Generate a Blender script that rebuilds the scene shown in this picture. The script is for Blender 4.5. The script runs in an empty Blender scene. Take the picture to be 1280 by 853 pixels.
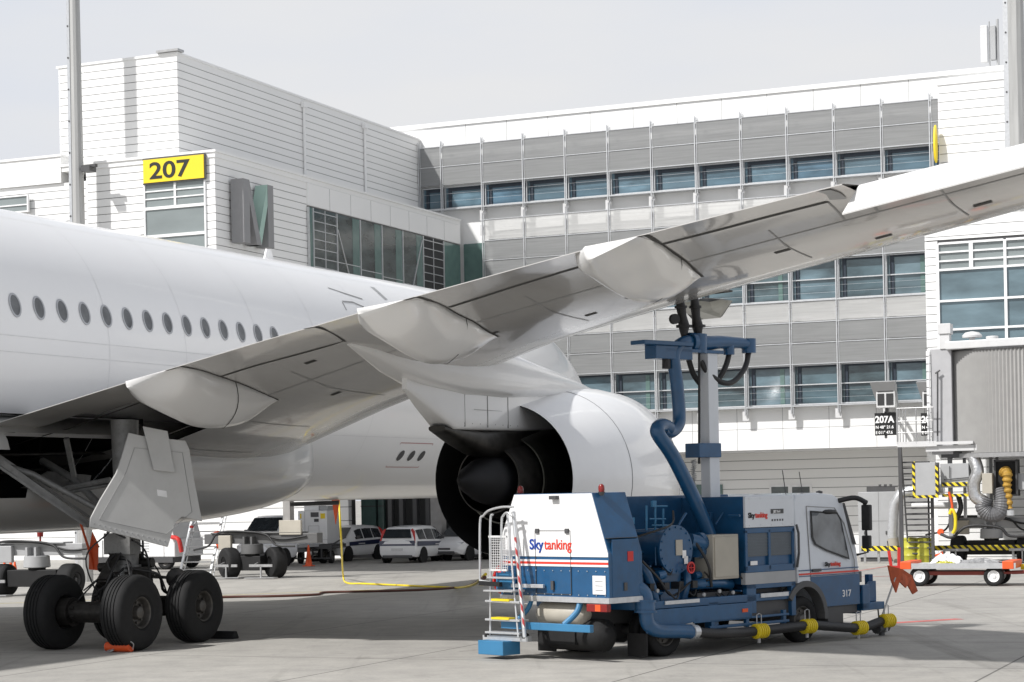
import bpy, bmesh, math, random
from math import sin, cos, pi, radians as R
from mathutils import Vector, Matrix
random.seed(7)
SC = bpy.context.scene
# ------------------------------------------------------------------ camera
FPX, ROLL, CH, V0 = 2480.0, -0.02, 2.74, 618.0
_c, _s = cos(ROLL), sin(ROLL)
cam = bpy.data.cameras.new('camera'); camo = bpy.data.objects.new('camera', cam); SC.collection.objects.link(camo)
cam.sensor_width = 36; cam.lens = FPX/1280*36; cam.sensor_fit = 'HORIZONTAL'
cam.shift_y = (V0-426.5)/1280; cam.clip_start = .5; cam.clip_end = 3000
camo.matrix_world = Matrix(((_c, -_s, 0, 0), (0, 0, -1, 0), (_s, _c, 0, CH), (0, 0, 0, 1)))
SC.camera = camo
# ------------------------------------------------------------------ light
th_a = R(25.07)
E2 = Vector((sin(th_a), cos(th_a), 0)); E1 = Vector((cos(th_a), -sin(th_a), 0))
sund = (E1*.53 + E2*.84 + Vector((0, 0, -1))).normalized()      # travel direction of the sunlight
su = bpy.data.lights.new('sun', 'SUN'); su.energy = 4.1; su.angle = R(1.6); su.color = (1, .98, .955)
suo = bpy.data.objects.new('sun', su); SC.collection.objects.link(suo)
suo.rotation_euler = sund.to_track_quat('-Z', 'Y').to_euler(); suo.location = (0, 0, 60)
W = bpy.data.worlds.new('World'); SC.world = W; W.use_nodes = True
nt = W.node_tree; bg = nt.nodes['Background']
sky = nt.nodes.new('ShaderNodeTexSky'); sky.sky_type = 'NISHITA'; sky.sun_disc = False
sky.sun_elevation = math.asin(-sund.z); sky.sun_rotation = math.atan2(-sund.x, -sund.y)
sky.dust_density = 4; sky.air_density = 1.0; sky.altitude = 450
# thin high cloud veil mixed over the clear sky
tc = nt.nodes.new('ShaderNodeTexCoord'); mp = nt.nodes.new('ShaderNodeMapping'); mp.inputs['Scale'].default_value = (1.2, 1.2, 4.5)
nz = nt.nodes.new('ShaderNodeTexNoise'); nz.inputs['Scale'].default_value = 1.9; nz.inputs['Detail'].default_value = 5; nz.inputs['Roughness'].default_value = .5
cr = nt.nodes.new('ShaderNodeValToRGB'); cr.color_ramp.elements[0].position = .35; cr.color_ramp.elements[1].position = .65
cr.color_ramp.elements[0].color = (7.6, 8.1, 9.1, 1); cr.color_ramp.elements[1].color = (8.75, 8.8, 8.95, 1)
mx = nt.nodes.new('ShaderNodeMix'); mx.data_type = 'RGBA'; mx.inputs[0].default_value = .93
sp = nt.nodes.new('ShaderNodeSeparateXYZ'); mr = nt.nodes.new('ShaderNodeMapRange'); nt.links.new(tc.outputs['Generated'], sp.inputs[0]); nt.links.new(sp.outputs['Z'], mr.inputs['Value'])
mr.inputs['From Min'].default_value = .26; mr.inputs['From Max'].default_value = .55; mr.inputs['To Min'].default_value = .95; mr.inputs['To Max'].default_value = .45; nt.links.new(mr.outputs[0], mx.inputs[0])
nt.links.new(tc.outputs['Generated'], mp.inputs[0]); nt.links.new(mp.outputs[0], nz.inputs['Vector']); nt.links.new(nz.outputs['Fac'], cr.inputs[0])
hs = nt.nodes.new('ShaderNodeHueSaturation'); hs.inputs['Saturation'].default_value = .4; nt.links.new(sky.outputs[0], hs.inputs['Color']); nt.links.new(hs.outputs[0], mx.inputs[6]); nt.links.new(cr.outputs[0], mx.inputs[7]); nt.links.new(mx.outputs[2], bg.inputs[0])
bg.inputs[1].default_value = .0865
SC.view_settings.view_transform = 'Standard'; SC.view_settings.look = 'None'; SC.view_settings.exposure = 0.13; SC.view_settings.gamma = 1
SC.view_settings.use_curve_mapping = False
# ------------------------------------------------------------------ frames
def ray(px, py):
    a = (px-640)/FPX; b = (V0-py)/FPX
    return (_c*a-_s*b, 1.0, _s*a+_c*b)
class Frame:                       # local x = right, y = forward, z = up
    def __init__(s, ox, oy, h):
        a = R(h); s.o = (ox, oy); s.h = a; s.f = (sin(a), cos(a)); s.r = (cos(a), -sin(a))
    def w(s, x, y, z=0): return Vector((s.o[0]+y*s.f[0]+x*s.r[0], s.o[1]+y*s.f[1]+x*s.r[1], z))
    def on(s, px, py, x=None, y=None, z=None):
        d = ray(px, py)
        if z is not None: k = (z-CH)/d[2]
        elif y is not None: k = (y+s.o[0]*s.f[0]+s.o[1]*s.f[1])/(d[0]*s.f[0]+s.f[1])
        else: k = (x+s.o[0]*s.r[0]+s.o[1]*s.r[1])/(d[0]*s.r[0]+s.r[1])
        X = d[0]*k-s.o[0]; Y = k-s.o[1]
        return Vector((X*s.r[0]+Y*s.r[1], X*s.f[0]+Y*s.f[1], CH+d[2]*k))
AF = Frame(-12.21, 40.1, 25.07)    # aircraft
BF = Frame(14.65, 79, 23.2)        # terminal
TF = Frame(1.73, 33.68, 47)        # fuel truck
# ------------------------------------------------------------------ materials
MATS = {}
def mat(name, col, rough=.5, metal=0, var=.08, scale=3, bump=0, bscale=30, coat=0, dirt_sheen=0, dirt_sheen_col=(.12, .10, .08), spec=.5, stretch=(1, 1, 1)):
    if name in MATS: return MATS[name]
    m = bpy.data.materials.new(name); m.use_nodes = True; n = m.node_tree; N = n.nodes; L = n.links
    p = N['Principled BSDF']; p.inputs['Roughness'].default_value = rough; p.inputs['Metallic'].default_value = metal
    p.inputs['Specular IOR Level'].default_value = spec
    if coat: p.inputs['Coat Weight'].default_value = coat; p.inputs['Coat Roughness'].default_value = .06
    t = N.new('ShaderNodeTexCoord'); q = N.new('ShaderNodeMapping'); q.inputs['Scale'].default_value = stretch; L.new(t.outputs['Object'], q.inputs[0])
    a = N.new('ShaderNodeTexNoise'); a.inputs['Scale'].default_value = scale; a.inputs['Detail'].default_value = 6; L.new(q.outputs[0], a.inputs['Vector'])
    r = N.new('ShaderNodeValToRGB'); e = r.color_ramp.elements; e[0].position = .3; e[1].position = .7
    e[0].color = tuple(c*(1-var) for c in col)+(1,); e[1].color = tuple(min(1, c*(1+var)) for c in col)+(1,)
    L.new(a.outputs['Fac'], r.inputs[0]); out = r.outputs[0]
    if dirt_sheen:
        b = N.new('ShaderNodeTexNoise'); b.inputs['Scale'].default_value = scale*2.3; b.inputs['Detail'].default_value = 8; b.inputs['Roughness'].default_value = .7; L.new(q.outputs[0], b.inputs['Vector'])
        rr = N.new('ShaderNodeValToRGB'); rr.color_ramp.elements[0].position = .5; rr.color_ramp.elements[1].position = .8
        L.new(b.outputs['Fac'], rr.inputs[0]); mu = N.new('ShaderNodeMath'); mu.operation = 'MULTIPLY'; mu.inputs[1].default_value = dirt_sheen; L.new(rr.outputs[0], mu.inputs[0])
        k = N.new('ShaderNodeMix'); k.data_type = 'RGBA'; k.inputs[7].default_value = dirt_sheen_col+(1,); L.new(mu.outputs[0], k.inputs[0]); L.new(out, k.inputs[6]); out = k.outputs[2]
    L.new(out, p.inputs['Base Color'])
    if bump:
        b2 = N.new('ShaderNodeTexNoise'); b2.inputs['Scale'].default_value = bscale; b2.inputs['Detail'].default_value = 3; L.new(t.outputs['Object'], b2.inputs['Vector'])
        bb = N.new('ShaderNodeBump'); bb.inputs['Strength'].default_value = bump; bb.inputs['Distance'].default_value = .02; L.new(b2.outputs['Fac'], bb.inputs['Height']); L.new(bb.outputs[0], p.inputs['Normal'])
    MATS[name] = m; return m
M_FUS = mat('aircraft white paint', (.87, .87, .87), .32, var=.015, scale=.5, coat=.6)
M_WING = mat('wing light grey paint', (.49, .48, .465), .25, var=.04, scale=.7, coat=.6, dirt_sheen=.22, dirt_sheen_col=(.33, .29, .25), stretch=(1, .25, 1))
M_FAIR = mat('fairing white paint', (.83, .825, .815), .28, var=.02, scale=1, coat=.6, dirt_sheen=.06, dirt_sheen_col=(.4, .38, .35))
M_BELLY = mat('belly grey white paint', (.46, .46, .455), .3, var=.04, scale=.6, coat=.5, dirt_sheen=.35, dirt_sheen_col=(.46, .37, .22), stretch=(1, .12, 1))  # yellowish streaks paint reflections of the ground markings into the colour
M_NAC = mat('nacelle white paint', (.86, .86, .86), .3, var=.015, coat=.6)
M_BLACK = mat('black and deep shade', (.006, .006, .0065), .7, var=.3)  # plain black, also the painted shade inside the gear bay
M_HOT = mat('burnt exhaust metal', (.05, .047, .043), .42, .85, var=.4, scale=4)
M_CORE = mat('dark titanium', (.11, .11, .095), .35, .9, var=.3)
M_PLUG = mat('exhaust plug metal', (.007, .007, .009), .65, .1, var=.3)
M_TYRE = mat('tyre rubber', (.007, .007, .0075), .8, var=.25, scale=8, bump=.2, bscale=60)
M_RIM = mat('wheel rim grey', (.10, .095, .088), .45, .5, var=.25, scale=12, dirt_sheen=.5)
M_GEAR = mat('gear grey paint', (.2, .2, .195), .45, .2, var=.15, scale=6, dirt_sheen=.5, dirt_sheen_col=(.05, .045, .04))
M_GEARD = mat('oily gear steel', (.03, .028, .026), .4, .5, var=.4, scale=9)
M_DOOR = mat('gear door grey', (.5, .5, .49), .4, var=.04, scale=2, dirt_sheen=.15, dirt_sheen_col=(.25, .24, .22))
M_LINE = mat('panel gap', (.05, .048, .045), .7)
M_LINEL = mat('panel seam', (.3, .3, .3), .6)
M_WINF = mat('window surround', (.42, .43, .45), .4, .2)
M_WING_W = mat('cabin window pane', (.12, .125, .13), .12, var=.35, scale=3)
M_ORANGE = mat('signal orange', (.75, .10, .02), .5, var=.12)
M_RED = mat('signal red', (.55, .03, .025), .45)
M_REDL = mat('red lamp glass', (.22, .02, .018), .15)
M_YEL = mat('sign yellow', (.84, .62, .02), .5, var=.02)
M_YELL = mat('clamp yellow', (.75, .58, .02), .45, var=.1)
M_CONC = None
M_CLAD = mat('white cladding', (.83, .83, .82), .5, var=.015, scale=.6, stretch=(1, 1, .3))
M_CLADS = mat('white flat panel', (.84, .84, .83), .45, var=.012, scale=.6)
M_GROOVE = mat('cladding joint', (.18, .18, .185), .8)
M_STEEL = mat('galvanised steel', (.42, .42, .42), .4, .6, var=.1, scale=8)
M_ALU = mat('light aluminium', (.62, .63, .64), .35, .6, var=.08, scale=10)
M_MASTG = mat('mast galvanised', (.42, .42, .41), .5, .35, var=.12, scale=1.5, stretch=(4, 4, .3))
M_GREY = mat('equipment grey', (.38, .385, .39), .5, var=.05)
M_LGREY = mat('light grey paint', (.62, .62, .62), .45, var=.04, dirt_sheen=.1)
M_DGREY = mat('dark grey paint', (.07, .07, .072), .5, var=.1)
M_MGREY = mat('letter grey', (.26, .26, .265), .5, var=.04)
M_LGREEN = mat('letter green tint', (.35, .5, .44), .4, var=.04)
M_BLUE = mat('truck blue paint', (.012, .08, .19), .32, var=.1, scale=4, coat=.25, dirt_sheen=.35, dirt_sheen_col=(.035, .05, .07))
M_BLUEL = mat('bumper light blue', (.04, .18, .34), .4, var=.1)
M_TWHITE = mat('truck white paint', (.8, .8, .8), .3, var=.02, coat=.5, dirt_sheen=.05)
M_CAB = mat('cab pale paint', (.66, .69, .73), .28, var=.02, coat=.6, dirt_sheen=.05)
M_GLASS = mat('vehicle glass', (.03, .035, .04), .05, var=.2, spec=.9)
M_RUBH = mat('black hose', (.018, .018, .019), .5, bump=.2)
M_BEIGE = mat('beige cabinet', (.42, .39, .33), .5, var=.06)
M_WHITE = mat('plain white', (.82, .82, .82), .4)
M_NAVY = mat('navy band', (.012, .02, .06), .3, coat=.4)
M_TEXTB = mat('logo blue', (.01, .05, .3), .4, var=0)
M_TEXTR = mat('logo red', (.7, .05, .03), .4, var=0)
M_TEXTK = mat('letter black', (.015, .015, .015), .5, var=0)
M_TEXTW = mat('letter white', (.85, .85, .85), .5, var=0)
M_DUCT = mat('silver foil duct', (.6, .6, .6), .3, .85, var=.2, scale=14, bump=.5, bscale=14)
M_YDUCT = mat('ochre hose', (.38, .22, .03), .6, var=.15)
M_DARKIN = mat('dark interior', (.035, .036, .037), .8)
M_COLUMN = mat('concrete column', (.3, .29, .28), .8, var=.1)
M_GREENG = mat('green tinted glass', (.11, .18, .165), .12, var=.1)
M_BARREL = mat('barrel yellow', (.47, .45, .05), .4, var=.08)
def glassmat(name, col, rough=.06, var=.35, sc=.5, trans=0):
    m = mat(name, col, rough, var=var, scale=sc, spec=.8, stretch=(1, 1, 3)); return m
M_GB = glassmat('facade glass blue', (.085, .145, .185))
M_GB2 = glassmat('facade glass grey blue', (.12, .175, .2))
M_GD = glassmat('facade glass dark', (.05, .062, .06), .1, .6, .9)
M_GG = glassmat('office glass grey', (.22, .25, .25), .12, .12)
M_BLIND = mat('window blind dark', (.02, .03, .045), .5)
def screenmat(name, col, tr):
    m = bpy.data.materials.new(name); m.use_nodes = True; n = m.node_tree; N = n.nodes; L = n.links
    p = N['Principled BSDF']; p.inputs['Roughness'].default_value = .5; p.inputs['Metallic'].default_value = .15
    t = N.new('ShaderNodeTexCoord'); q = N.new('ShaderNodeMapping'); q.inputs['Scale'].default_value = (.35, .35, 9); L.new(t.outputs['Object'], q.inputs[0])
    a = N.new('ShaderNodeTexNoise'); a.inputs['Scale'].default_value = 1.6; a.inputs['Detail'].default_value = 5; L.new(q.outputs[0], a.inputs['Vector'])
    r = N.new('ShaderNodeValToRGB'); r.color_ramp.elements[0].color = tuple(c*.88 for c in col)+(1,); r.color_ramp.elements[1].color = tuple(min(1, c*1.1) for c in col)+(1,)
    r.color_ramp.elements[0].position = .3; r.color_ramp.elements[1].position = .7
    L.new(a.outputs['Fac'], r.inputs[0]); L.new(r.outputs[0], p.inputs['Base Color'])
    tb = N.new('ShaderNodeBsdfTransparent'); ms = N.new('ShaderNodeMixShader'); ms.inputs[0].default_value = tr
    L.new(p.outputs[0], ms.inputs[1]); L.new(tb.outputs[0], ms.inputs[2]); L.new(ms.outputs[0], N['Material Output'].inputs[0])
    MATS[name] = m; return m
M_SCR = screenmat('perforated sun screen', (.29, .295, .295), .24)
M_SCRL = screenmat('open sun screen', (.62, .62, .61), .5)
def hazard(name, c1, c2, scale=2.2, ax=(1, 0, 1)):
    m = bpy.data.materials.new(name); m.use_nodes = True; n = m.node_tree; N = n.nodes; L = n.links
    t = N.new('ShaderNodeTexCoord'); sx = N.new('ShaderNodeVectorMath'); sx.operation = 'DOT_PRODUCT'; sx.inputs[1].default_value = ax
    L.new(t.outputs['Object'], sx.inputs[0]); mu = N.new('ShaderNodeMath'); mu.operation = 'MULTIPLY'; mu.inputs[1].default_value = scale; L.new(sx.outputs['Value'], mu.inputs[0])
    fr = N.new('ShaderNodeMath'); fr.operation = 'FRACT'; L.new(mu.outputs[0], fr.inputs[0]); g = N.new('ShaderNodeMath'); g.operation = 'GREATER_THAN'; g.inputs[1].default_value = .5; L.new(fr.outputs[0], g.inputs[0])
    k = N.new('ShaderNodeMix'); k.data_type = 'RGBA'; k.inputs[6].default_value = c1+(1,); k.inputs[7].default_value = c2+(1,); L.new(g.outputs[0], k.inputs[0]); L.new(k.outputs[2], N['Principled BSDF'].inputs['Base Color'])
    return m
M_HAZ = hazard('yellow black hazard stripe', (.78, .62, .03), (.02, .02, .02), 4.2)
M_HAZR = hazard('red white stripe', (.42, .05, .05), (.62, .62, .62), 5, (1, 1, 1))
# ------------------------------------------------------------------ mesh builder
class MB:
    def __init__(s): s.v = []; s.f = []; s.m = []
    def add(s, vs, fs, m=0):
        o = len(s.v); s.v += [Vector(p) for p in vs]; s.f += [tuple(i+o for i in f) for f in fs]; s.m += [m]*len(fs); return s
    def box(s, x0, x1, y0, y1, z0, z1, m=0):
        return s.add([(x, y, z) for z in (z0, z1) for y in (y0, y1) for x in (x0, x1)],
                     [(0, 2, 3, 1), (4, 5, 7, 6), (0, 1, 5, 4), (2, 6, 7, 3), (0, 4, 6, 2), (1, 3, 7, 5)], m)
    def bar(s, a, b, w=.05, h=None, m=0, up=(0, 0, 1)):
        a = Vector(a); b = Vector(b); h = h or w; d = (b-a).normalized(); u = Vector(up)
        if abs(d.dot(u)) > .95: u = Vector((0, 1, 0))
        x = d.cross(u).normalized(); y = x.cross(d)
        c = [(-1, -1), (1, -1), (1, 1), (-1, 1)]
        vs = [p+x*(i*w/2)+y*(j*h/2) for p in (a, b) for i, j in c]
        return s.add(vs, [(3, 2, 1, 0), (4, 5, 6, 7), (0, 1, 5, 4), (1, 2, 6, 5), (2, 3, 7, 6), (3, 0, 4, 7)], m)
    def prism(s, pts, ex, m=0):
        pts = [Vector(p) for p in pts]; ex = Vector(ex); n = len(pts)
        return s.add(pts+[p+ex for p in pts], [tuple(range(n-1, -1, -1)), tuple(range(n, 2*n))]+[(i, (i+1) % n, n+(i+1) % n, n+i) for i in range(n)], m)
    def tube(s, pts, r, n=10, m=0, cap=True):
        pts = [Vector(p) for p in pts]; k = len(pts)
        if not isinstance(r, (list, tuple)): r = [r]*k
        u = None; vs = []
        for i, p in enumerate(pts):
            d = (pts[min(i+1, k-1)]-pts[max(i-1, 0)]).normalized()
            if u is None: u = d.orthogonal().normalized()
            else: u = (u-d*u.dot(d)).normalized()
            w = d.cross(u)
            for j in range(n): a = 2*pi*j/n; vs.append(p+(u*cos(a)+w*sin(a))*r[i])
        fs = [(i*n+j, i*n+(j+1) % n, (i+1)*n+(j+1) % n, (i+1)*n+j) for i in range(k-1) for j in range(n)]
        if cap: fs += [tuple(range(n-1, -1, -1)), tuple(range((k-1)*n, k*n))]
        return s.add(vs, fs, m)
    def lathe(s, prof, o=(0, 0, 0), ax=(0, 0, 1), n=24, m=0, cap=False):     # prof: (axial, radius)
        o = Vector(o); ax = Vector(ax).normalized(); u = ax.orthogonal().normalized(); w = ax.cross(u); vs = []
        for a, r in prof:
            for j in range(n): t = 2*pi*j/n; vs.append(o+ax*a+(u*cos(t)+w*sin(t))*r)
        k = len(prof); fs = [(i*n+j, i*n+(j+1) % n, (i+1)*n+(j+1) % n, (i+1)*n+j) for i in range(k-1) for j in range(n)]
        if cap: fs += [tuple(range(n-1, -1, -1)), tuple(range((k-1)*n, k*n))]
        return s.add(vs, fs, m)
    def cyl(s, a, b, r, n=16, m=0): return s.tube([a, b], r, n, m)
    def loft(s, rings, m=0, close=True, cap=True):
        n = len(rings[0]); vs = [p for r in rings for p in r]; k = len(rings); jn = n if close else n-1
        fs = [(i*n+j, i*n+(j+1) % n, (i+1)*n+(j+1) % n, (i+1)*n+j) for i in range(k-1) for j in range(jn)]
        if cap and close: fs += [tuple(range(n-1, -1, -1)), tuple(range((k-1)*n, k*n))]
        return s.add(vs, fs, m)
    def each(s, name, mats, parent=None, **kw):               # one object per connected piece
        p = list(range(len(s.v)))
        def fd(i):
            while p[i] != i: p[i] = p[p[i]]; i = p[i]
            return i
        for f in s.f:
            for i in f[1:]: p[fd(i)] = fd(f[0])
        gr = {}
        for f, k in zip(s.f, s.m): gr.setdefault(fd(f[0]), []).append((f, k))
        out = []
        for fs in gr.values():
            ids = sorted({i for f, k in fs for i in f}); mp_ = {i: n for n, i in enumerate(ids)}; m = MB(); m.v = [s.v[i] for i in ids]; m.f = [tuple(mp_[i] for i in f) for f, k in fs]; m.m = [k for f, k in fs]
            out.append(m.build(name, mats, parent, **kw))
        return out[0]
    def build(s, name, mats, parent=None, smooth=0, bevel=0, label=None, fix=True):
        me = bpy.data.meshes.new(name); me.from_pydata([tuple(v) for v in s.v], [], s.f)
        if not isinstance(mats, (list, tuple)): mats = [mats]
        for q in mats: me.materials.append(q)
        me.polygons.foreach_set('material_index', s.m)
        if fix:
            bm = bmesh.new(); bm.from_mesh(me); bmesh.ops.recalc_face_normals(bm, faces=bm.faces); bm.to_mesh(me); bm.free()
        if smooth:
            me.polygons.foreach_set('use_smooth', [True]*len(me.polygons)); me.set_sharp_from_angle(angle=R(smooth))
        me.update(); o = bpy.data.objects.new(name, me); SC.collection.objects.link(o)
        if parent: o.parent = parent
        if bevel:
            b = o.modifiers.new('bevel', 'BEVEL'); b.width = bevel; b.segments = 2; b.limit_method = 'ANGLE'; b.angle_limit = R(40)
        if label: o['label'] = label
        return o
def tag(o, label, cat, group=None):
    o['label'] = label; o['category'] = cat
    if group: o['group'] = group
    return o
def thing(name, fr, x, y, z, label, cat, group=None, rz=0):     # Empty at a thing's base, aligned to a frame
    o = bpy.data.objects.new(name, None); SC.collection.objects.link(o); o.empty_display_size = .3
    if fr: o.location = fr.w(x, y, z); o.rotation_euler = (0, 0, -fr.h+rz)
    else: o.location = (x, y, z); o.rotation_euler = (0, 0, rz)
    return tag(o, label, cat, group)
def text(s, size, org, xd, yd, m, parent, name='lettering', ext=.006, bold=0, shear=0, sx=1, align='LEFT'):
    cu = bpy.data.curves.new('t', 'FONT'); cu.body = s; cu.size = size; cu.extrude = ext; cu.offset = bold; cu.shear = shear; cu.align_x = align; cu.resolution_u = 4
    t = bpy.data.objects.new('t', cu); SC.collection.objects.link(t); dg = bpy.context.evaluated_depsgraph_get()
    me = bpy.data.meshes.new_from_object(t.evaluated_get(dg)); bpy.data.objects.remove(t); bpy.data.curves.remove(cu)
    me.materials.clear(); me.materials.append(m); xd = Vector(xd).normalized(); yd = Vector(yd).normalized(); zd = xd.cross(yd); org = Vector(org)
    w = max(v.co.x for v in me.vertices)
    for v in me.vertices: c = v.co.copy(); v.co = org+xd*c.x*sx+yd*c.y+zd*c.z
    o = bpy.data.objects.new(name, me); SC.collection.objects.link(o)
    if parent: o.parent = parent
    return o, w*sx
def copy_tree(o, parent=None):
    c = o.copy(); SC.collection.objects.link(c); c.parent = parent
    for ch in list(o.children): copy_tree(ch, c)
    return c
def bez(p, n=10):                                            # Catmull-Rom through points
    p = [Vector(q) for q in p]; p = [2*p[0]-p[1]]+p+[2*p[-1]-p[-2]]; out = []
    for i in range(1, len(p)-2):
        for k in range(n):
            t = k/n; out.append(.5*((2*p[i])+(p[i+1]-p[i-1])*t+(2*p[i-1]-5*p[i]+4*p[i+1]-p[i+2])*t*t+(3*p[i]-p[i-1]-3*p[i+1]+p[i+2])*t**3))
    return out+[p[-2]]
# ================================================================== GROUND
def ground():
    m = bpy.data.materials.new('apron concrete'); m.use_nodes = True; n = m.node_tree; N = n.nodes; L = n.links; p = N['Principled BSDF']
    t = N.new('ShaderNodeTexCoord'); q = N.new('ShaderNodeMapping'); q.inputs['Rotation'].default_value = (0, 0, R(23.2)); L.new(t.outputs['Object'], q.inputs[0])
    b = N.new('ShaderNodeTexBrick'); b.offset = 0; b.inputs['Scale'].default_value = 1; b.inputs['Brick Width'].default_value = 5; b.inputs['Row Height'].default_value = 5
    b.inputs['Mortar Size'].default_value = .022; b.inputs['Mortar Smooth'].default_value = .3
    b.inputs['Color1'].default_value = (.355, .342, .322, 1); b.inputs['Color2'].default_value = (.395, .38, .357, 1); b.inputs['Mortar'].default_value = (.13, .125, .118, 1)
    L.new(q.outputs[0], b.inputs['Vector'])
    def noise(sc, det, r0, r1, lo, hi, stretch=None):
        a = N.new('ShaderNodeTexNoise'); a.inputs['Scale'].default_value = sc; a.inputs['Detail'].default_value = det; a.inputs['Roughness'].default_value = .65
        if stretch:
            mm = N.new('ShaderNodeMapping'); mm.inputs['Scale'].default_value = stretch; mm.inputs['Rotation'].default_value = (0, 0, R(12)); L.new(t.outputs['Object'], mm.inputs[0]); L.new(mm.outputs[0], a.inputs['Vector'])
        else: L.new(t.outputs['Object'], a.inputs['Vector'])
        r = N.new('ShaderNodeValToRGB'); r.color_ramp.elements[0].position = r0; r.color_ramp.elements[1].position = r1
        r.color_ramp.elements[0].color = (lo, lo, lo, 1); r.color_ramp.elements[1].color = (hi, hi, hi*.99, 1); L.new(a.outputs['Fac'], r.inputs[0]); return r.outputs[0]
    out = b.outputs['Color']
    for o in (noise(.16, 6, .35, .65, .86, 1.06), noise(1.5, 8, .3, .7, .84, 1.08), noise(14, 4, .3, .7, .9, 1.07), noise(.5, 7, .56, .72, 1.0, .8, (.25, 2.2, 1)), noise(.9, 5, .62, .72, 1.0, .72), noise(3.5, 3, .68, .76, 1.0, .62), noise(.35, 6, .58, .7, 1.0, .76, (3.5, .12, 1))):
        k = N.new('ShaderNodeMix'); k.data_type = 'RGBA'; k.blend_type = 'MULTIPLY'; k.inputs[0].default_value = 1; L.new(out, k.inputs[6]); L.new(o, k.inputs[7]); out = k.outputs[2]
    L.new(out, p.inputs['Base Color']); p.inputs['Roughness'].default_value = .8
    bp = N.new('ShaderNodeBump'); bp.inputs['Strength'].default_value = .25; bp.inputs['Distance'].default_value = .01
    a = N.new('ShaderNodeTexNoise'); a.inputs['Scale'].default_value = 25; L.new(t.outputs['Object'], a.inputs['Vector']); L.new(a.outputs['Fac'], bp.inputs['Height']); L.new(bp.outputs[0], p.inputs['Normal'])
    g = MB().add([(-900, -300, 0), (900, -300, 0), (900, 1500, 0), (-900, 1500, 0)], [(0, 1, 2, 3)]).build('apron_ground', m); g['kind'] = 'structure'
    red = mat('worn red marking', (.5, .12, .11), .8, var=.2, scale=6, dirt_sheen=.7, dirt_sheen_col=(.38, .33, .3)); yl = mat('worn yellow marking', (.5, .42, .16), .8, var=.2, scale=4, dirt_sheen=.8, dirt_sheen_col=(.37, .34, .3))
    def line(name, p0, p1, w, m):
        a = BF.on(*p0, z=0); c = BF.on(*p1, z=0); d = (c-a).normalized(); nn = Vector((d.y, -d.x, 0))*w/2; k = .004
        vs = [BF.w(v.x, v.y, k) for v in (a-nn, a+nn, c+nn, c-nn)]
        o = MB().add(vs, [(0, 1, 2, 3)]).build(name, m); o['kind'] = 'structure'
    line('ground_marking', (1085, 781), (1200, 774), .30, red)
    line('ground_marking', (1060, 722), (1280, 716), .12, red); line('ground_marking', (1060, 716), (1110, 708), .10, red)
    line('ground_marking', (1180, 707), (1400, 705), .12, red)
    line('ground_marking', (-60, 757), (640, 731), .15, yl)
ground()
# ================================================================== BUILDINGS (terminal frame)
def boards(mb, x0, x1, y0, y1, z0, z1, pitch=.273, gap=.024, m=0, mg=1, d=.035):
    """a wall of horizontal boards with open joints; wall volume x0..x1, y0..y1; boards stand d proud on all four sides"""
    mb.box(x0+d, x1-d, y0+d, y1-d, z0, z1-.01, mg)
    z = z1; 
    while z > z0+.03:
        zb = max(z0, z-pitch+gap); mb.box(x0, x1, y0, y1, zb, z, m); z -= pitch
B0 = lambda n, l, c, g=None: thing(n, BF, 0, 0, 0, l, c, g)
# ---- main terminal building
T0 = B0('terminal_building', 'long white terminal building with grey sun screens and three strips of blue windows', 'terminal building')
YW = .42                                                       # wall plane behind the screens
m = MB(); m.box(-60, 26, YW, 30, 6.1, 17.95); m.box(-22, 26, .25, 30, 17.95, 19.0); m.box(-22, 26, .18, 30.1, 18.86, 19.04)
m.box(-18.1, 26, YW-.02, 30, 4.35, 6.1)
m.build('wall', M_CLADS, T0)
m = MB()
for i in range(24):                                            # joints between the flat wall panels
    x = -17.9+1.93*i
    if x > 2.5: break
    m.box(x, x+.018, .244, .26, 17.95, 18.86); m.box(x+.35, x+.365, YW-.027, YW+.1, 4.36, 6.1)
m.box(-18.1, 26, YW-.027, YW, 5.2, 5.215)
m.build('panel_joint', M_LINEL, T0)
# ground floor: recessed boards, openings, base
m = MB()
def gw(x0, x1, z0=0, z1=4.35): boards(m, x0, x1, 3.3, 3.7, z0, z1, .40)
gw(-16.9, 26); 
m.build('ground_floor_wall', [M_CLAD, M_GROOVE], T0)
m = MB(); m.box(-18.1, 26, .5, 6, 4.28, 4.348); m.build('soffit', M_LGREY, T0)
m = MB(); m.box(1.75, 2.3, .75, 1.25, 0, 4.27); m.build('corner_pier', M_CLADS, T0)
# screens
BX = [-20.1+1.115]+[-17.05+1.932*i for i in range(0, 11)]
mull = [-18.98]+[-17.05+1.932*i for i in range(0, 12)]
def cell_range(z):                                            # the screens start right of the pier building lower down
    return [-20.05]+mull[:-1] if z > 14.7 else [-17.05+1.932*i for i in range(0, 11)]
rows = [(17.09, 17.95, 's'), (16.23, 17.07, 's'), (13.73, 14.62, 'l'), (12.87, 13.70, 's'), (12.02, 12.85, 's'),
        (9.48, 10.30, 'l'), (8.64, 9.45, 's'), (7.77, 8.61, 's')]
xr = 7.0
for band, (rws, x0) in enumerate(((rows[:2], -20.05), (rows[2:5], -17.05), (rows[5:], -17.05))):
    xs = [-20.05, -18.98]+[-17.05+1.932*i for i in range(0, 13)] if band == 0 else [-17.05+1.932*i for i in range(0, 13)]
    for i in range(len(xs)-1):
        a, b = xs[i]+.05, xs[i+1]-.05
        if a > xr-1.5: continue
        mb = MB()
        for z0, z1, k in rws: mb.box(a, b, -.012, .012, z0+.02, z1-.02, 0 if k == 's' else 1)
        mb.build('sun_screen', [M_SCR, M_SCRL], T0)
zw = [(15.24, 16.21, 0), (10.34, 12.0, 1), (6.12, 7.75, 1)]
cnt = 0
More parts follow.
